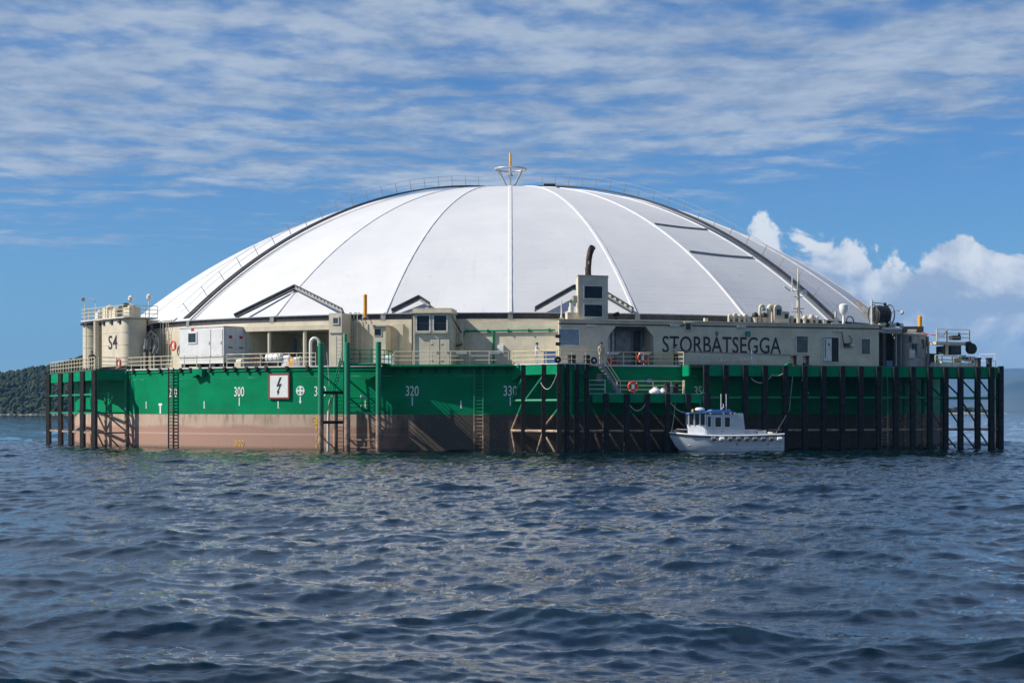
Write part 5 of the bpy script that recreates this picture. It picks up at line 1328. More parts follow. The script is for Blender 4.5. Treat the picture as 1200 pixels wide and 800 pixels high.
a2 = a + QT * .76; MB().prism([a2 + Z * h1, a2 + QT * .7 + Z * h1, a2 + QT * .7 + Z * (h1 + 1.0), a2 + Z * (h1 + 1.05)], -QN * 1.0).build('side_casing', 'beige', rh)
MB().frame(a + QT * .42 + Z * (h1 + .95) + QN * .01, QT * .2, QN * .02, Z * .26).build('vent', 'louvre', rh); MB().frame(a2 + QT * .4 + Z * (h1 + .6) + QN * .01, QT * .17, QN * .02, Z * .2).build('vent', 'louvre', rh)
# radio mast
rm = thing('radio_mast', 'slim pale radio mast with cross arms on the deckhouse roof', 'mast', Q(935.5, WO - 1.2, ZR + .1))
b = Q(935.5, WO - 1.2, ZR + .1)
MB().lathe([(.16, 0), (.15, 2.2), (.1, 3.4), (.06, 4.9), (.02, 5.0)], b, 10).build('pole', 'beige', rm, 40); MB().tube(b + Z * 4.9, b + Z * 6.6, .012, 5).build('whip', 'pale_steel', rm)
for zz, l in ((1.35, .55), (2.4, .45), (2.9, .6)): MB().tube(b + Z * zz - QT * l, b + Z * zz + QT * l, .04, 6).build('cross_arm', 'grey_steel', rm)
MB().lathe([(.18, 0), (.24, .1), (.22, .3), (.1, .42)], b + QT * .6 + Z * 2.6, 10).build('dome_antenna', 'plastic_white', rm, 40); MB().tube(b - QT * .6 + Z * 2.9, b - QT * .6 + Z * 4.2, .05, 6).build('antenna', 'pale_steel', rm)
MB().beam(b - QT * 1.4 + Z * 3.3, b - QT * .8 + Z * 2.9, .12, .1).build('scanner_bar', 'plastic_white', rm); MB().tube(b - QT * .55 + Z * 1.3, b - QT * .6 + Z * 1.9, .04, 6).build('antenna', 'plastic_white', rm)
MB().path([b + QT * .5, b + QT * .4 + Z * .8, b + QT * .1 + Z * 1.3], .03, 5).build('cable', 'dark_steel', rm); MB().tube(b - QT * .7 + Z * 1.05, b + QT * .5 + Z * 1.05, .03, 5).build('cross_arm', 'grey_steel', rm)
# radome and whip on the right roof end
rd = thing('radome', 'white satellite radome on a slim post near the roof end', 'radome', Q(988.5, WO - .9, ZR + .1))
b = Q(988.5, WO - .9, ZR + .1); MB().lathe([(.22, 0), (.12, .12), (.1, .9)], b, 10).build('post', 'pale_steel', rd, 40); MB().lathe([(.16, .9), (.34, 1.1), (.40, 1.45), (.38, 1.75), (.2, 1.85)], b, 16).build('dome', 'plastic_white', rd, 40)
mp = thing('mast_stub', 'short pale pipe stub left of the radome', 'pipe', Q(979.5, WO - .8, ZR + .1))
b = Q(979.5, WO - .8, ZR + .1); MB().lathe([(.3, 0), (.22, .2), (.12, .25), (.1, 1.15)], b, 10).build('pipe', 'beige', mp, 40); MB().box(b + Z * .05, .7, .5, .1, (.955, .297)).build('foot', 'beige', mp)
hl = thing('hose_loop', 'black coiled hose loop on the roof right of the radome', 'hose', Q(996, WO - .7, ZR + .1))
MB().torus(Q(996, WO - .7, ZR + .45), .36, .05, QN, 20, 6).build('hose', 'black', hl, 60); MB().tube(Q(999, WO - .7, ZR + .1), Q(999, WO - .7, ZR + .5), .04, 6).build('hook', 'pale_steel', hl)
for px, lb in ((827, 'small beige block on the roof above the letter B'), (966, 'small roof loudspeaker left of the mast stub')):
    b = Q(px, WO - .5, ZR + .1); s = thing('roof_block', lb, 'block', b); MB().box(b + Z * .16, .32, .3, .32, (.955, .297)).build('block', 'beige', s); MB().box(b + Z * .16 + QT * .22, .1, .25, .25, (.955, .297)).build('cover', 'black', s)

# ------------------------------------------------------------------ right end: hose reel, bay, tank
hr_ = thing('hose_reel', 'big black hose reel with davit on the right end of the roof', 'hose reel', Q(1033, WO - 1.0, ZR + .1))
c = Q(1033, WO - 1.2, ZR + 1.05)
MB().lathe([(.55, -.75), (.82, -.6), (.86, -.2), (.80, .15), (.86, .45), (.6, .7)], c, 20, QT).build('coil', 'black', hr_, 40)
for o_ in (-.85, .8): MB().torus(c + QT * o_, .9, .06, QT, 24, 6).build('rim', 'dark_steel', hr_, 60)
for o_ in (-.95, .9): MB().beam(c + QT * o_ - Z * .95, c + QT * o_ + Z * .1, .12).build('stand', 'pale_steel', hr_)
MB().path([c - QT * 1.0 - Z * .9, c - QT * 1.0 + Z * 1.35], .09, 7).build('davit_post', 'pale_steel', hr_); MB().path([c - QT * 1.0 + Z * 1.1, c + QT * .4 + Z * 1.0, c + QT * 1.0 + Z * .2], .05, 6).build('davit_arm', 'grey_steel', hr_)
MB().lathe([(.1, 0), (.16, .12), (.1, .26)], c + QT * .35 + Z * .85, 8).build('pulley', 'black', hr_, 40)
MB().path([c + QT * .9 + Z * .1, c + QT * 1.5 + Z * .45, c + QT * 2.1 + Z * .3], .04, 6).build('arm', 'pale_steel', hr_); MB().lathe([(.08, 0), (.19, .1), (.17, .3), (.05, .36)], c + QT * 2.1 + Z * .05, 10).build('lamp', 'plastic_white', hr_, 40)
for k in range(7):
    MB().lathe([(.15, -.2), (.2, 0), (.12, .2)], c + QT * (-.3 + .35 * k) + QN * .35 - Z * (.92 - .05 * (k % 2)), 8, QT).build('hose_end', ('pale_steel', 'beige', 'black')[k % 3], hr_, 40)
by = thing('work_bay', 'open dark work bay with grey awning right of the deckhouse', 'work bay', Q(1045, WO - .5, ZD))
MB().prism([Q(1024, WO - 2.2, ZD), Q(1058, WO - 2.2, ZD), Q(1058, WO - 2.2, 10.6), Q(1024, WO - 2.2, 10.6)], -QN * .1).build('back_wall', 'dark_steel', by)
MB().prism([Q(1057, WO - .1, ZD), Q(1057, WO - 2.2, ZD), Q(1057, WO - 2.2, 10.6), Q(1057, WO - .1, 10.6)], QT * .1).build('side_wall', 'dark_steel', by)
for px in (1050, 1056): MB().frame(Q(px, WO - .2, 8.9), QT * .06, QN * .06, Z * 1.55).build('post', 'grey_steel', by)
MB().prism([Q(1033, WO + .3, 10.35), Q(1033, WO - 2.2, 10.9), Q(1033, WO - 2.2, 11.0), Q(1033, WO + .3, 10.75)], QT * 2.1).build('awning', 'grey_steel', by)
MB().frame(Q(1041, WO - 1.0, ZD + .35), QT * .3, QN * .25, Z * .3).build('blue_tub', 'plastic_blue', by)
MB().frame(Q(1036, WO + .05, 9.0), QT * .12, QN * .1, Z * 1.65).build('post', 'dark_steel', by)
rt = thing('round_tank', 'grimy white rounded tank house at the right end of the deck', 'tank', Q(1066, WO - 2.6, ZD))
b = Q(1064.5, WO - 2.3); MB().lathe([(1.62, ZD + .02), (1.62, 10.35)], b, 32).build('shell', 'concrete_grey', rt, 30); MB().lathe([(1.74, 10.3), (1.74, 10.42), (.6, 10.6)], b, 32).build('lid', 'beige', rt, 30)
for k, (q, zz, m_, w2, h2) in enumerate(((-25, 9.9, 'dark_steel', .12, .25), (-12, 9.2, 'dark_steel', .2, .3), (-20, 8.6, 'pale_steel', .25, .4), (20, 9.5, 'dark_steel', .1, .4), (48, 9.6, 'dark_steel', .12, .3), (5, 8.9, 'grey_steel', .3, .6))):
    t = R(q + 17); n = pol(1, t); MB().frame(b + n * 1.66 + Z * zz, V(math.cos(t), math.sin(t), 0) * w2, n * .1, Z * h2).build('fitting', m_, rt)
MB().path([b + pol(1.75, R(65), 10.2), b + pol(1.8, R(65), 8.5), b + pol(1.75, R(62), ZD)], .12, 7).build('pipe', 'grey_steel', rt)
cr_ = thing('roof_crate', 'grey machinery box on top of the round tank', 'machine box', b + Z * 10.5); MB().box(b + Z * 10.85 + V(.3, 0, 0), 1.9, 1.2, .55).build('box', 'dark_steel', cr_); MB().box(b + Z * 10.75 + V(.2, -.62, 0), .8, .05, .2).build('plate', 'pale_steel', cr_)
# --- access lift on the right end of the quay
al = thing('access_lift', 'cream work basket lift parked at the far right deck corner', 'lift', Q(1120, QO - 3, ZD))
D2 = QO - 2.6
MB().prism([Q(1100, D2, ZD + .02), Q(1146, D2, ZD + .02), Q(1143, D2, ZD + .45), Q(1104, D2, ZD + .55)], -QN * 1.8).build('chassis', 'pale_steel', al)
for dz in (.75, 1.1): MB().tube(Q(1096, D2, ZD + dz), Q(1136, D2, ZD + dz * .9), .06, 6).build('rail', 'cream_rail', al)
for px in (1096, 1104, 1116, 1126, 1136): MB().tube(Q(px, D2, ZD + .02), Q(px, D2, ZD + 1.1), .06, 6).build('post', 'cream_rail', al)
MB().beam(Q(1096, D2, ZD + 1.0), Q(1104, D2, ZD + .1), .12).build('brace', 'cream_rail', al)
for px, w2, h2 in ((1103, .22, .36), (1117, .52, .42)): MB().frame(Q(px, D2 - 1.0, ZD + 1.62), QT * w2, QN * .5, Z * h2).build('engine_box', 'dark_steel', al)
MB().frame(Q(1108.5, D2 - .6, ZD + 1.7), QT * .14, QN * .2, Z * .6).build('column', 'cream_rail', al)
MB().prism([Q(1097, D2 - .2, ZD + 2.1), Q(1137, D2 - .2, ZD + 2.1), Q(1137, D2 - .2, ZD + 2.35), Q(1097, D2 - .2, ZD + 2.35)], -QN * 1.4).build('basket_floor', 'cream_rail', al)
for px in (1098, 1109.5, 1136):
    for o_ in (.2, 1.5): MB().tube(Q(px, D2 - o_, ZD + 2.35), Q(px, D2 - o_, ZD + 3.5), .09 if px < 1110 else .07, 6).build('basket_post', 'cream_rail', al)
for dz in (2.75, 3.1, 3.48): MB().path([Q(1098, D2 - 1.5, ZD + dz), Q(1098, D2 - .2, ZD + dz), Q(1136, D2 - .2, ZD + dz), Q(1136, D2 - 1.5, ZD + dz)], .04, 6).build('basket_rail', 'cream_rail', al)
MB().frame(Q(1119, D2 - .8, ZD + 2.75), QT * .45, QN * .3, Z * .2).build('control_box', 'rust_dark', al); MB().lathe([(.1, 0), (.14, .3), (.06, .4)], Q(1124, D2 - .8, ZD + 2.85), 8).build('lever', 'black', al)
MB().lathe([(.25, -.25), (.48, -.2), (.5, .2), (.25, .25)], Q(1138, D2 - .3, ZD + 1.75), 14, QN).build('sheave', 'black', al, 40)
MB().path([Q(1131, D2 - .3, ZD + 2.15), Q(1136, D2 - .3, ZD + 2.3), Q(1139, D2 - .3, ZD + 2.0)], .2, 8).build('boom_head', 'black', al)
for k, (px, zz, m_) in enumerate(((1128, .95, 'teal_box'), (1134, .8, 'red'), (1139, .85, 'pale_steel'), (1122, .7, 'orange'), (1142, .65, 'galvanised'))): MB().frame(Q(px, D2 - .3, ZD + zz), QT * .22, QN * .2, Z * .2).build('tool_box', m_, al)
MB().path([Q(1080, WO - 1.5, 10.6), Q(1092, D2 - .3, 10.25), Q(1106, D2 - .2, 10.2), Q(1109, D2 - .2, 10.65)], .035, 5).build('red_line', 'red', al)
for px, lb in ((1146, 'black bollard at the right end, left of the corner pair'), (1159, 'black bollard at the right end, outermost of the corner pair')): bollard(lb, Q(px, QO - .8, ZD + .02), .85, .26)
railing('thin white railing at the outermost right corner of the quay', [Q(1148, QO - 1.6, ZD + .02), Q(1167, QO - .5, ZD + .02), Q(1166, QO - 4, ZD + .02)], spacing=1.3, m='white', r=.025, levels=(1.2, .6))
tb = thing('dark_shed', 'low dark green machine shed between round tank and lift', 'shed', Q(1090, WO - 2.5, ZD)); MB().prism([Q(1084, WO - 1.6, ZD), Q(1101, WO - 1.6, ZD), Q(1099, WO - 1.6, ZD + 1.25), Q(1084, WO - 1.6, ZD + 1.3)], -QN * 1.6).build('wall', 'dark_steel', tb); MB().prism([Q(1083, WO - 1.5, ZD + 1.32), Q(1100, WO - 1.5, ZD + 1.27), Q(1100, WO - 1.5, ZD + 1.34), Q(1083, WO - 1.5, ZD + 1.39)], -QN * 1.8).build('roof', 'green', tb)

# ------------------------------------------------------------------ gear along the left deck
gb = thing('pump_unit', 'white horizontal tank with straps behind the rail, right of the container', 'tank', pol(46.4, ang(325, 46.4), ZD))
t = ang(322, 46.3); ux = V(math.cos(t), math.sin(t), 0); c = pol(46.3, t, ZD + .75)
MB().lathe([(.2, -.85), (.42, -.75), (.45, -.6), (.45, .6), (.42, .75), (.2, .85)], c, 18, ux).build('vessel', 'plastic_white', gb, 40)
for o_ in (-.5, 0, .5): MB().torus(c + ux * o_, .46, .025, ux, 20, 5).build('strap', 'grey_steel', gb)
for o_ in (-.55, .55): MB().frame(c + ux * o_ - Z * .55, ux * .08, pol(.35, t), Z * .2).build('saddle', 'dark_steel', gb)
for i, (px, m_, sz, lb) in enumerate(((303, 'rust', .9, 'rusty pump head beside the container end'), (342, 'orange', .55, 'orange pump motor right of the white tank'), (349, 'galvanised', .75, 'galvanised filter housing near the tall gooseneck'), (336, 'plastic_white', .9, 'white upright canister right of the strapped tank'), (281, 'beige', .6, 'low beige machine under the container end wall'), (456.5, 'plastic_white', .85, 'white outboard case at the right foot of the green platform'))):
    t = ang(px, 46.2); ux = V(math.cos(t), math.sin(t), 0); n = pol(1, t); b = pol(46.2, t, ZD)
    u_ = thing('deck_machine', lb, 'machine', b, 'machines along the left deck')
    MB().frame(b + Z * sz * .35, ux * .36, n * .3, Z * sz * .34).build('body', m_, u_); MB().lathe([(.2, -.3), (.24, 0), (.2, .3)], b + Z * sz * .85, 12, ux).build('drum', m_, u_, 40)
    MB().path([b + ux * .3 + Z * sz * .5, b + ux * .45 + Z * sz * .9, b + ux * .2 + Z * sz * 1.2], .05, 6).build('pipe', 'pale_steel', u_)
for px, py, lb, dd in ((541, 412, 'white tube lamp on the front rail right of the cabin', 0), (579.5, 413, 'white tube lamp on the front rail below the wall cabinet', 0)):
    t = ang(px, RH + .9); p = pol(RH + .9, t, ZD + .95); wall_lamp(lb, p, pol(1, t), V(math.cos(t), math.sin(t), 0), .45, 'rail lamps')
for px, lb in ((718, 'red-framed lamp board on the upper rail left of the lifebuoy'), (755, 'cream lamp board on the upper rail above the lifebuoy')):
    p = pol(RH, ang(px, RH), ZD + 1.0); wall_lamp(lb, p, QN, QT, .5, 'rail lamps')
tr = thing('tyre', 'small wheel with pale hub on the deck at the centre frame corner', 'wheel', Q(696, QO - .3, ZD)); MB().torus(Q(696, QO - .3, ZD + .28), .2, .09, QN, 18, 8).build('tyre', 'black_rubber', tr, 60); MB().lathe([(.12, -.05), (.12, .05)], Q(696, QO - .3, ZD + .28), 12, QN).build('rim', 'white', tr)
tr = thing('tyre', 'black wheel on the centre frame corner under the floodlights', 'wheel', Q(653, QO - .3, ZD)); MB().torus(Q(653.5, QO - .1, ZD + .3), .2, .1, QN, 18, 8).build('tyre', 'black_rubber', tr, 60); MB().lathe([(.1, -.05), (.1, .05)], Q(653.5, QO - .1, ZD + .3), 12, QN).build('rim', 'white', tr)
crate('black box behind the rail below the blue roller shutter', Q(670, QO - 1.0, ZD + .02), .55, .5, .75, 'black'); crate('second black box behind the rail right of the shutter', Q(687.5, QO - 1.0, ZD + .02), .4, .5, .75, 'black')
crate('dark red crate on deck left of the octagonal opening', pol(RH - .6, ang(718, RH), ZD), .8, .5, .55, 'red', (1, .2)); crate('blue sack crate beside the person in white', lfp(.6, ZD + .02, -1.2), 1.0, .6, 1.05, 'plastic_blue', (1, 0))

# ------------------------------------------------------------------ people
def person(label, base, face, top, legs, head_gear, arms='down', skin='skin', helmet_m='plastic_white', lean=0.0):
    """standing figure, 1.78 m; one skinned body mesh, hair or helmet a child"""
    f = Vector(face).normalized(); s = f.cross(Z).normalized()      # s: the figure's right side
    def p(r, fw, up): return base + s * r + f * (fw + lean * up) + Z * up
    v = []; rad = []; ed = []
    def add(q, r, par=None):
        v.append(q); rad.append(r)
        if par is not None: ed.append((par, len(v) - 1))
        return len(v) - 1
    pel = add(p(0, 0, .95), .15); wa = add(p(0, .01, 1.10), .135, pel); ch = add(p(0, .01, 1.32), .165, wa); nb_ = add(p(0, 0, 1.47), .075, ch)
    ne = add(p(0, .01, 1.54), .055, nb_); hd = add(p(0, .025, 1.64), .095, ne); hp = add(p(0, .02, 1.74), .075, hd)
    no = add(p(0, .13, 1.635), .018, hd)
    for k in (-1, 1):
        e_ = add(p(k * .1, .01, 1.64), .02, hd)
        h = add(p(k * .10, 0, .90), .105, pel); kn = add(p(k * .12, .03, .50), .068, h); an = add(p(k * .13, 0, .10), .046, kn); to = add(p(k * .15, .17, .045), .042, an)
        sh_ = add(p(k * .19, 0, 1.42), .078, ch)
        if arms == 'rail': el_ = add(p(k * .26, .10, 1.20), .055, sh_); wr = add(p(k * .22, .34, 1.10), .036, el_); dv = f
        elif arms == 'hips': el_ = add(p(k * .38, -.04, 1.18), .055, sh_); wr = add(p(k * .24, .10, 1.05), .036, el_); dv = (f * .6 - s * k * .6)
        else: el_ = add(p(k * .25, -.02, 1.14), .055, sh_); wr = add(p(k * .26, .08, .90), .036, el_); dv = (f * .3 - Z)
        dv = Vector(dv).normalized(); pm = add(v[wr] + dv * .07, .034, wr); lat = dv.cross(s).normalized()
        for j in range(4):
            a = add(v[pm] + dv * .05 + lat * (j - 1.5) * .022, .0095, pm); add(v[a] + dv * (.04, .05, .045, .032)[j] - s * k * .015, .0085, a)
        th_ = add(v[wr] + dv * .03 + lat * -.045, .011, wr); add(v[th_] + dv * .045 - lat * .008, .009, th_)
    me = bpy.data.meshes.new('body'); root = thing('person', label, 'person', base)
    me.from_pydata([q - base for q in v], ed, []); ob = bpy.data.objects.new('body', me); C.objects.link(ob)
    sk = ob.modifiers.new('s', 'SKIN'); sk.use_smooth_shade = True; ob.modifiers.new('d', 'SUBSURF').levels = 1
    for i, r in enumerate(rad): me.skin_vertices[0].data[i].radius = (r, r); me.skin_vertices[0].data[i].use_root = (i == 0)
    dg = bpy.context.evaluated_depsgraph_get(); m2 = bpy.data.meshes.new_from_object(ob.evaluated_get(dg)); bpy.data.objects.remove(ob)
    for n_ in (top, legs, skin, 'black'): m2.materials.append(M[n_])
    for pl in m2.polygons:
        c = pl.center; z_ = c.z; hr = Vector((c.x, c.y, 0)).length
        if z_ > 1.50: pl.material_index = 2
        elif z_ < .09: pl.material_index = 3
        elif z_ < .95 and hr < .24: pl.material_index = 1
        elif (hr > .31 and 1.0 < z_ < 1.16 and arms != 'down') or (hr > .24 and z_ < .90): pl.material_index = 2
        else: pl.material_index = 0
        pl.use_smooth = True
    b_ = bpy.data.objects.new('body', m2); C.objects.link(b_); b_.parent = root
    c = p(0, .005, 1.675); mb = MB().lathe([(.118, .0), (.125, .05), (.105, .11), (.05, .145)], c, 14)
    if head_gear == 'helmet': mb.lathe([(.15, .0), (.15, .015), (.12, .02)], c + f * .02, 14)
    mb.build(head_gear, helmet_m, root, 50)
    for k in (-1, 1): MB().lathe([(.012, 0), (.014, .006)], p(k * .035, .112, 1.655), 6, f).build('eye', 'black', root)
    MB().frame(p(0, .118, 1.60), s * .025, f * .004, Z * .005).build('mouth', 'red', root)
pp_ = P1.lerp(P5, .80) - n1 * .6
person('person in black jacket with hi-vis trim standing behind the left rail', V(pp_.x, pp_.y, ZD + .02), V(-.2, -1, 0), 'cloth_dark', 'cloth_dark', 'hair', 'hips', 'skin', 'cloth_dark')
q_ = lfp(.38, ZD + .02, -.75)
person('person in white overalls bending at the bright centre railing', q_, V(.9, -.4, 0), 'cloth_white', 'cloth_white', 'hair', 'rail', 'skin', 'cloth_dark', .06)
q_ = Q(704.5, QO - .9, ZD + .02)
person('person in pale work clothes and helmet at the head of the landing stairs', q_, V(.4, -1, 0), 'cloth_khaki', 'cloth_khaki', 'helmet', 'down', 'skin', 'cloth_dark')
q_ = V(nose[2].x - .3, nose[2].y + .5, ZD + .02)
person('person in pale top leaning on the upper rail below the letter T', q_, V(-.3, -1, 0), 'cloth_khaki', 'cloth_dark', 'hair', 'rail', 'skin', 'cloth_dark', .04)

# ------------------------------------------------------------------ the boat
def boat():
    BD = 136.9; L = 9.45
    root = thing('work_boat', 'small white cabin boat moored at the dark quay, bow left', 'boat', W(851, 525, BD))
    bow = W(785, 480, BD); ax = V(1, .10, 0).normalized(); ay = V(-ax.y, ax.x, 0)
    def B(x, y, z): return V(bow.x, bow.y, -.2) + ax * x + ay * y + Z * z
    # hull sections: x, half beam at sheer, half beam at chine, keel z, chine z, sheer z
    secs = [(0.0, .04, .02, 1.5, 1.62, 1.80), (.45, .42, .16, .72, 1.05, 1.76), (1.0, .78, .42, .12, .70, 1.70), (1.6, 1.08, .72, -.35, .40, 1.64), (2.6, 1.36, 1.10, -.55, .12, 1.58), (4.0, 1.48, 1.32, -.6, 0.0, 1.55), (6.0, 1.50, 1.38, -.6, -.03, 1.56), (8.0, 1.46, 1.36, -.55, -.03, 1.62), (9.40, 1.38, 1.30, -.5, -.02, 1.68)]
    def ring(s):
        x, bs, bc, zk, zc, zs = s
        return [B(x, 0, zk), B(x + .0, -bc, zc), B(x, -(bc * .35 + bs * .65), zc + (zs - zc) * .5), B(x, -bs, zs), B(x, bs, zs), B(x, bc * .35 + bs * .65, zc + (zs - zc) * .5), B(x, bc, zc)]
    mb = MB()
    for s in secs: mb.v += [tuple(q) for q in ring(s)]
    n = 7
    for i in range(len(secs) - 1):
        for k in range(n):
            if k == 3: continue
            a = i * n + k; b = i * n + (k + 1) % n; mb.f.append((a, b, b + n, a + n))
    mb.f.append(tuple(range((len(secs) - 1) * n, len(secs) * n)))
    mb.build('hull', 'boat_grey', root, 35)
    mb = MB()
    for i, s in enumerate(secs):
        x, bs, bc, zk, zc, zs = s; d_ = .16 if i < 5 else .42
        mb.v += [tuple(B(x, -bs + .02, zs - d_ + .12)), tuple(B(x, bs - .02, zs - d_ + .12))]
    for i in range(len(secs) - 1): a = 2 * i; mb.f.append((a, a + 1, a + 3, a + 2))
    mb.build('deck', 'boat_white', root)
    for sg_ in (-1, 1):
        MB().path([B(s[0], sg_ * s[1], s[5]) for s in secs], .075, 7).build('gunwale', 'boat_white', root, 50)
        MB().path([B(s[0] + .02, sg_ * (s[1] + .01), s[5] - .14) for s in secs], .045, 6).build('rubbing_strake', 'black_rubber', root, 50)
    mb = MB()
    for i, s in enumerate(secs[4:]):
        x, bs, bc, zk, zc, zs = s; mb.v += [tuple(B(x, -bc - .015, zc + .06)), tuple(B(x, -bc * .9 - .015, zc - .2))]
    for i in range(len(secs) - 5): a = 2 * i; mb.f.append((a, a + 1, a + 3, a + 2))
    mb.build('boot_stripe', 'antifouling', root)
    MB().path([B(1.35, -.75, .78), B(3.0, -1.24, .62), B(5.0, -1.43, .58), B(7.5, -1.43, .60), B(9.3, -1.36, .64)], .025, 5).build('spray_rail', 'boat_white', root)
    # wheelhouse
    def prism_y(pts, y0, y1, name, m, par=root, sm=None): return MB().prism([B(x, y0, z) for x, z in pts], ay * (y1 - y0)).build(name, m, par, sm)
    MB().prism([B(x, y, 1.45) for x, y in ((1.50, -.42), (1.50, .42), (2.80, 1.0), (2.9, 1.0), (2.9, -1.0), (2.80, -1.0))], Z * .97).build('front_house', 'boat_white', root)
    prism_y([(2.9, 1.45), (5.15, 1.45), (5.15, 3.32), (2.9, 3.32)], -1.05, 1.05, 'cabin_side', 'boat_grey')
    prism_y([(5.15, 1.45), (6.2, 1.45), (5.98, 3.42), (5.15, 3.42)], -1.05, 1.05, 'aft_casing', 'boat_grey')
    roof = prism_y([(1.35, 3.36), (3.15, 3.40), (5.10, 3.40), (5.10, 3.60), (3.2, 3.62), (2.6, 3.50), (1.45, 3.46)], -1.15, 1.15, 'roof', 'blue_roof')
    prism_y([(3.3, 3.62), (5.0, 3.62), (4.9, 3.72), (3.4, 3.72)], -.9, .9, 'roof_hatch', 'blue_roof', roof)
    # windscreen pillars and panes
    fa = [(1.50, -.42), (2.80, -1.0)]
    for sg_ in (-1, 1):
        P_ = lambda f, z: B(fa[0][0] + (fa[1][0] - fa[0][0]) * f, -sg_ * (fa[0][1] + (fa[1][1] - fa[0][1]) * f), z)
        for f in (0, .34, .67, 1): MB().beam(P_(f, 2.42), P_(f, 3.37), .11).build('pillar', 'boat_white', root)
        for f in (0, .34, .67):
            g = f + .33; MB().prism([P_(f + .02, 2.45), P_(g - .01, 2.45), P_(g - .01, 3.34), P_(f + .02, 3.34)], ax * .03).build('side_pane', 'glass', root)
    MB().prism([B(1.50, -.40, 2.45), B(1.50, .40, 2.45), B(1.50, .40, 3.34), B(1.50, -.40, 3.34)], ax * .02).build('windscreen', 'glass', root)
    MB().beam(B(1.52, -.5, 2.42), B(1.52, .5, 2.42), .08).build('sill', 'boat_white', root)
    for x0, x1, z0, z1 in ((2.98, 3.24, 2.3, 3.15), (3.62, 4.10, 2.28, 3.08), (4.42, 4.86, 2.28, 3.08)):
        w = MB().prism([B(x0, -1.065, z0), B(x1, -1.065, z0), B(x1, -1.065, z1), B(x0, -1.065, z1)], ay * .012).build('window', 'glass', root); f = MB()
        for a, b, c_, d_ in ((x0 - .05, x0, z0 - .05, z1 + .05), (x1, x1 + .05, z0 - .05, z1 + .05)): f.prism([B(a, -1.08, c_), B(b, -1.08, c_), B(b, -1.08, d_), B(a, -1.08, d_)], ay * .03)
        for c_, d_ in ((z0 - .05, z0), (z1, z1 + .05)): f.prism([B(x0, -1.08, c_), B(x1, -1.08, c_), B(x1, -1.08, d_), B(x0, -1.08, d_)], ay * .03)
        f.build('frame', 'boat_white', w)
    MB().prism([B(2.9, -1.07, 2.02), B(5.15, -1.07, 2.02), B(5.15, -1.07, 2.06), B(2.9, -1.07, 2.06)], ay * .02).build('trim', 'boat_white', root)
    MB().lathe([(.04, 0), (.05, .03)], B(4.2, -1.05, 1.9), 8, -ay).build('vent', 'dark_steel', root)
    # radar, antennas
    MB().lathe([(.1, 0), (.1, .1), (.38, .12), (.42, .22), (.36, .34), (.1, .38)], B(2.55, 0, 3.52), 18).build('radar', 'plastic_white', root, 40)
    MB().lathe([(.09, 0), (.12, .12), (.06, .26)], B(1.95, .0, 3.50), 10).build('light', 'marking_yellow', root, 40)
    for x, h in ((4.28, 1.42), (4.72, 1.42)): MB().tube(B(x, -.3, 3.6), B(x, -.3, 3.6 + h), .035, 6).build('antenna', 'plastic_white', root)
    MB().path([B(4.3, -.3, 3.75), B(4.5, -.3, 3.95), B(4.45, -.3, 4.2)], .05, 6).build('horn', 'plastic_white', root); MB().lathe([(.08, 0), (.08, .16)], B(4.95, -.5, 3.58), 8).build('light', 'red', root)
    for x in (3.2, 4.3, 4.9, 5.25): MB().frame(B(x, -1.12, 3.40), ax * .05, ay * .05, Z * .09).build('roof_light', 'plastic_white', root)
    # nine fenders along the side
    for k in range(9):
        x = 3.35 + k * .70; y = -(1.50 if x < 7 else 1.48 - (x - 7) * .03)
        fd_ = MB().lathe([(.10, -.22), (.15, -.17), (.16, 0), (.15, .17), (.10, .22)], B(x, y - .14, 1.28), 12, ax).build('fender', 'fender_grey' if k not in (1, 8) else 'boat_white', root, 40)
        for s_ in (-.12, .12): MB().tube(B(x + s_, y - .1, 1.30), B(x + s_, y, 1.60), .015, 4).build('lanyard', 'rope', fd_)
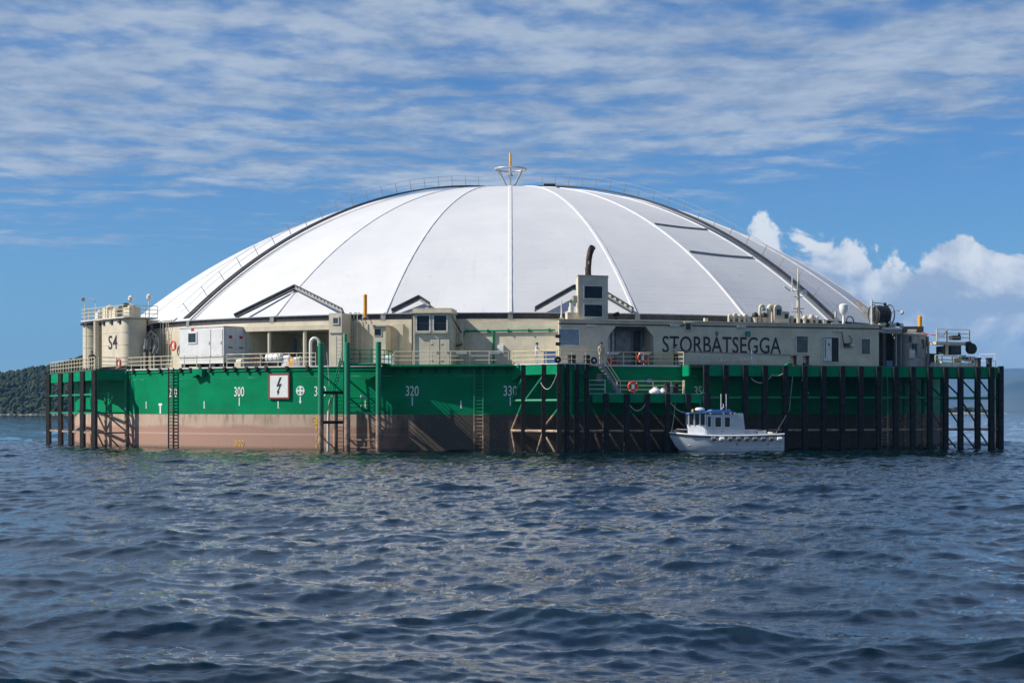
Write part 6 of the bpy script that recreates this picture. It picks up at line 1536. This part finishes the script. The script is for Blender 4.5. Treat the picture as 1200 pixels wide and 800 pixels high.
    # aft deck gear
    MB().frame(B(6.75, 0, 1.78), ax * .48, ay * .6, Z * .22).build('engine_box', 'boat_grey', root); MB().frame(B(6.75, 0, 2.02), ax * .50, ay * .62, Z * .03).build('engine_lid', 'boat_white', root)
    MB().frame(B(7.65, -.4, 1.78), ax * .35, ay * .4, Z * .14).build('fish_tub', 'plastic_white', root); MB().tube(B(7.2, -.9, 1.95), B(8.0, -.9, 1.95), .05, 6).build('aft_rail', 'galvanised', root)
    MB().lathe([(.3, 0), (.34, .1), (.2, .24)], B(8.45, -.5, 1.62), 12).build('rope_coil', 'rope', root, 40)
    MB().path([B(.3, -.3, 1.82), B(.5, -.35, 2.1), B(1.4, -.8, 2.05)], .03, 5).build('bow_rail', 'galvanised', root)
    for x in (5.35, 8.0): MB().lathe([(.07, 0), (.07, .03)], B(x, -1.44, .85), 8, -ay).build('outlet', 'dark_steel', root)
    MB().frame(B(6.1, -.6, 1.62), ax * 2.6, ay * .04, Z * .05).build('inner_rail', 'boat_white', root)
    l = MB().path([B(.15, .1, 1.85), Q(790, QO, 3.0), Q(792, QO - .3, ZL)], .03, 5).build('mooring_line', 'rope', root)
    l = MB().path([B(9.3, .9, 1.75), Q(925, QO, 3.5), Q(930, QO, ZD)], .03, 5).build('mooring_line', 'rope', root)
boat()

# ------------------------------------------------------------------ air
def haze():
    x0, x1, y0, y1, z0, z1 = -14000, 22000, -7000, 15000, -1.5, 620
    o = kind(MB().frame(V((x0 + x1) / 2, (y0 + y1) / 2, (z0 + z1) / 2), V((x1 - x0) / 2, 0, 0), V(0, (y1 - y0) / 2, 0), V(0, 0, (z1 - z0) / 2)).build('haze', None), 'stuff')
    m = bpy.data.materials.new('haze'); m.use_nodes = True; m.node_tree.nodes.clear(); t = NT(m.node_tree)
    out = t.node('ShaderNodeOutputMaterial'); v = t.node('ShaderNodeVolumePrincipled')
    v.inputs['Color'].default_value = (.20, .52, 1.0, 1); v.inputs['Density'].default_value = HAZE_D; v.inputs['Anisotropy'].default_value = 0.0
    t.l.new(v.outputs[0], out.inputs['Volume']); o.data.materials.append(m)
HAZE_D = 6.5e-5
haze()
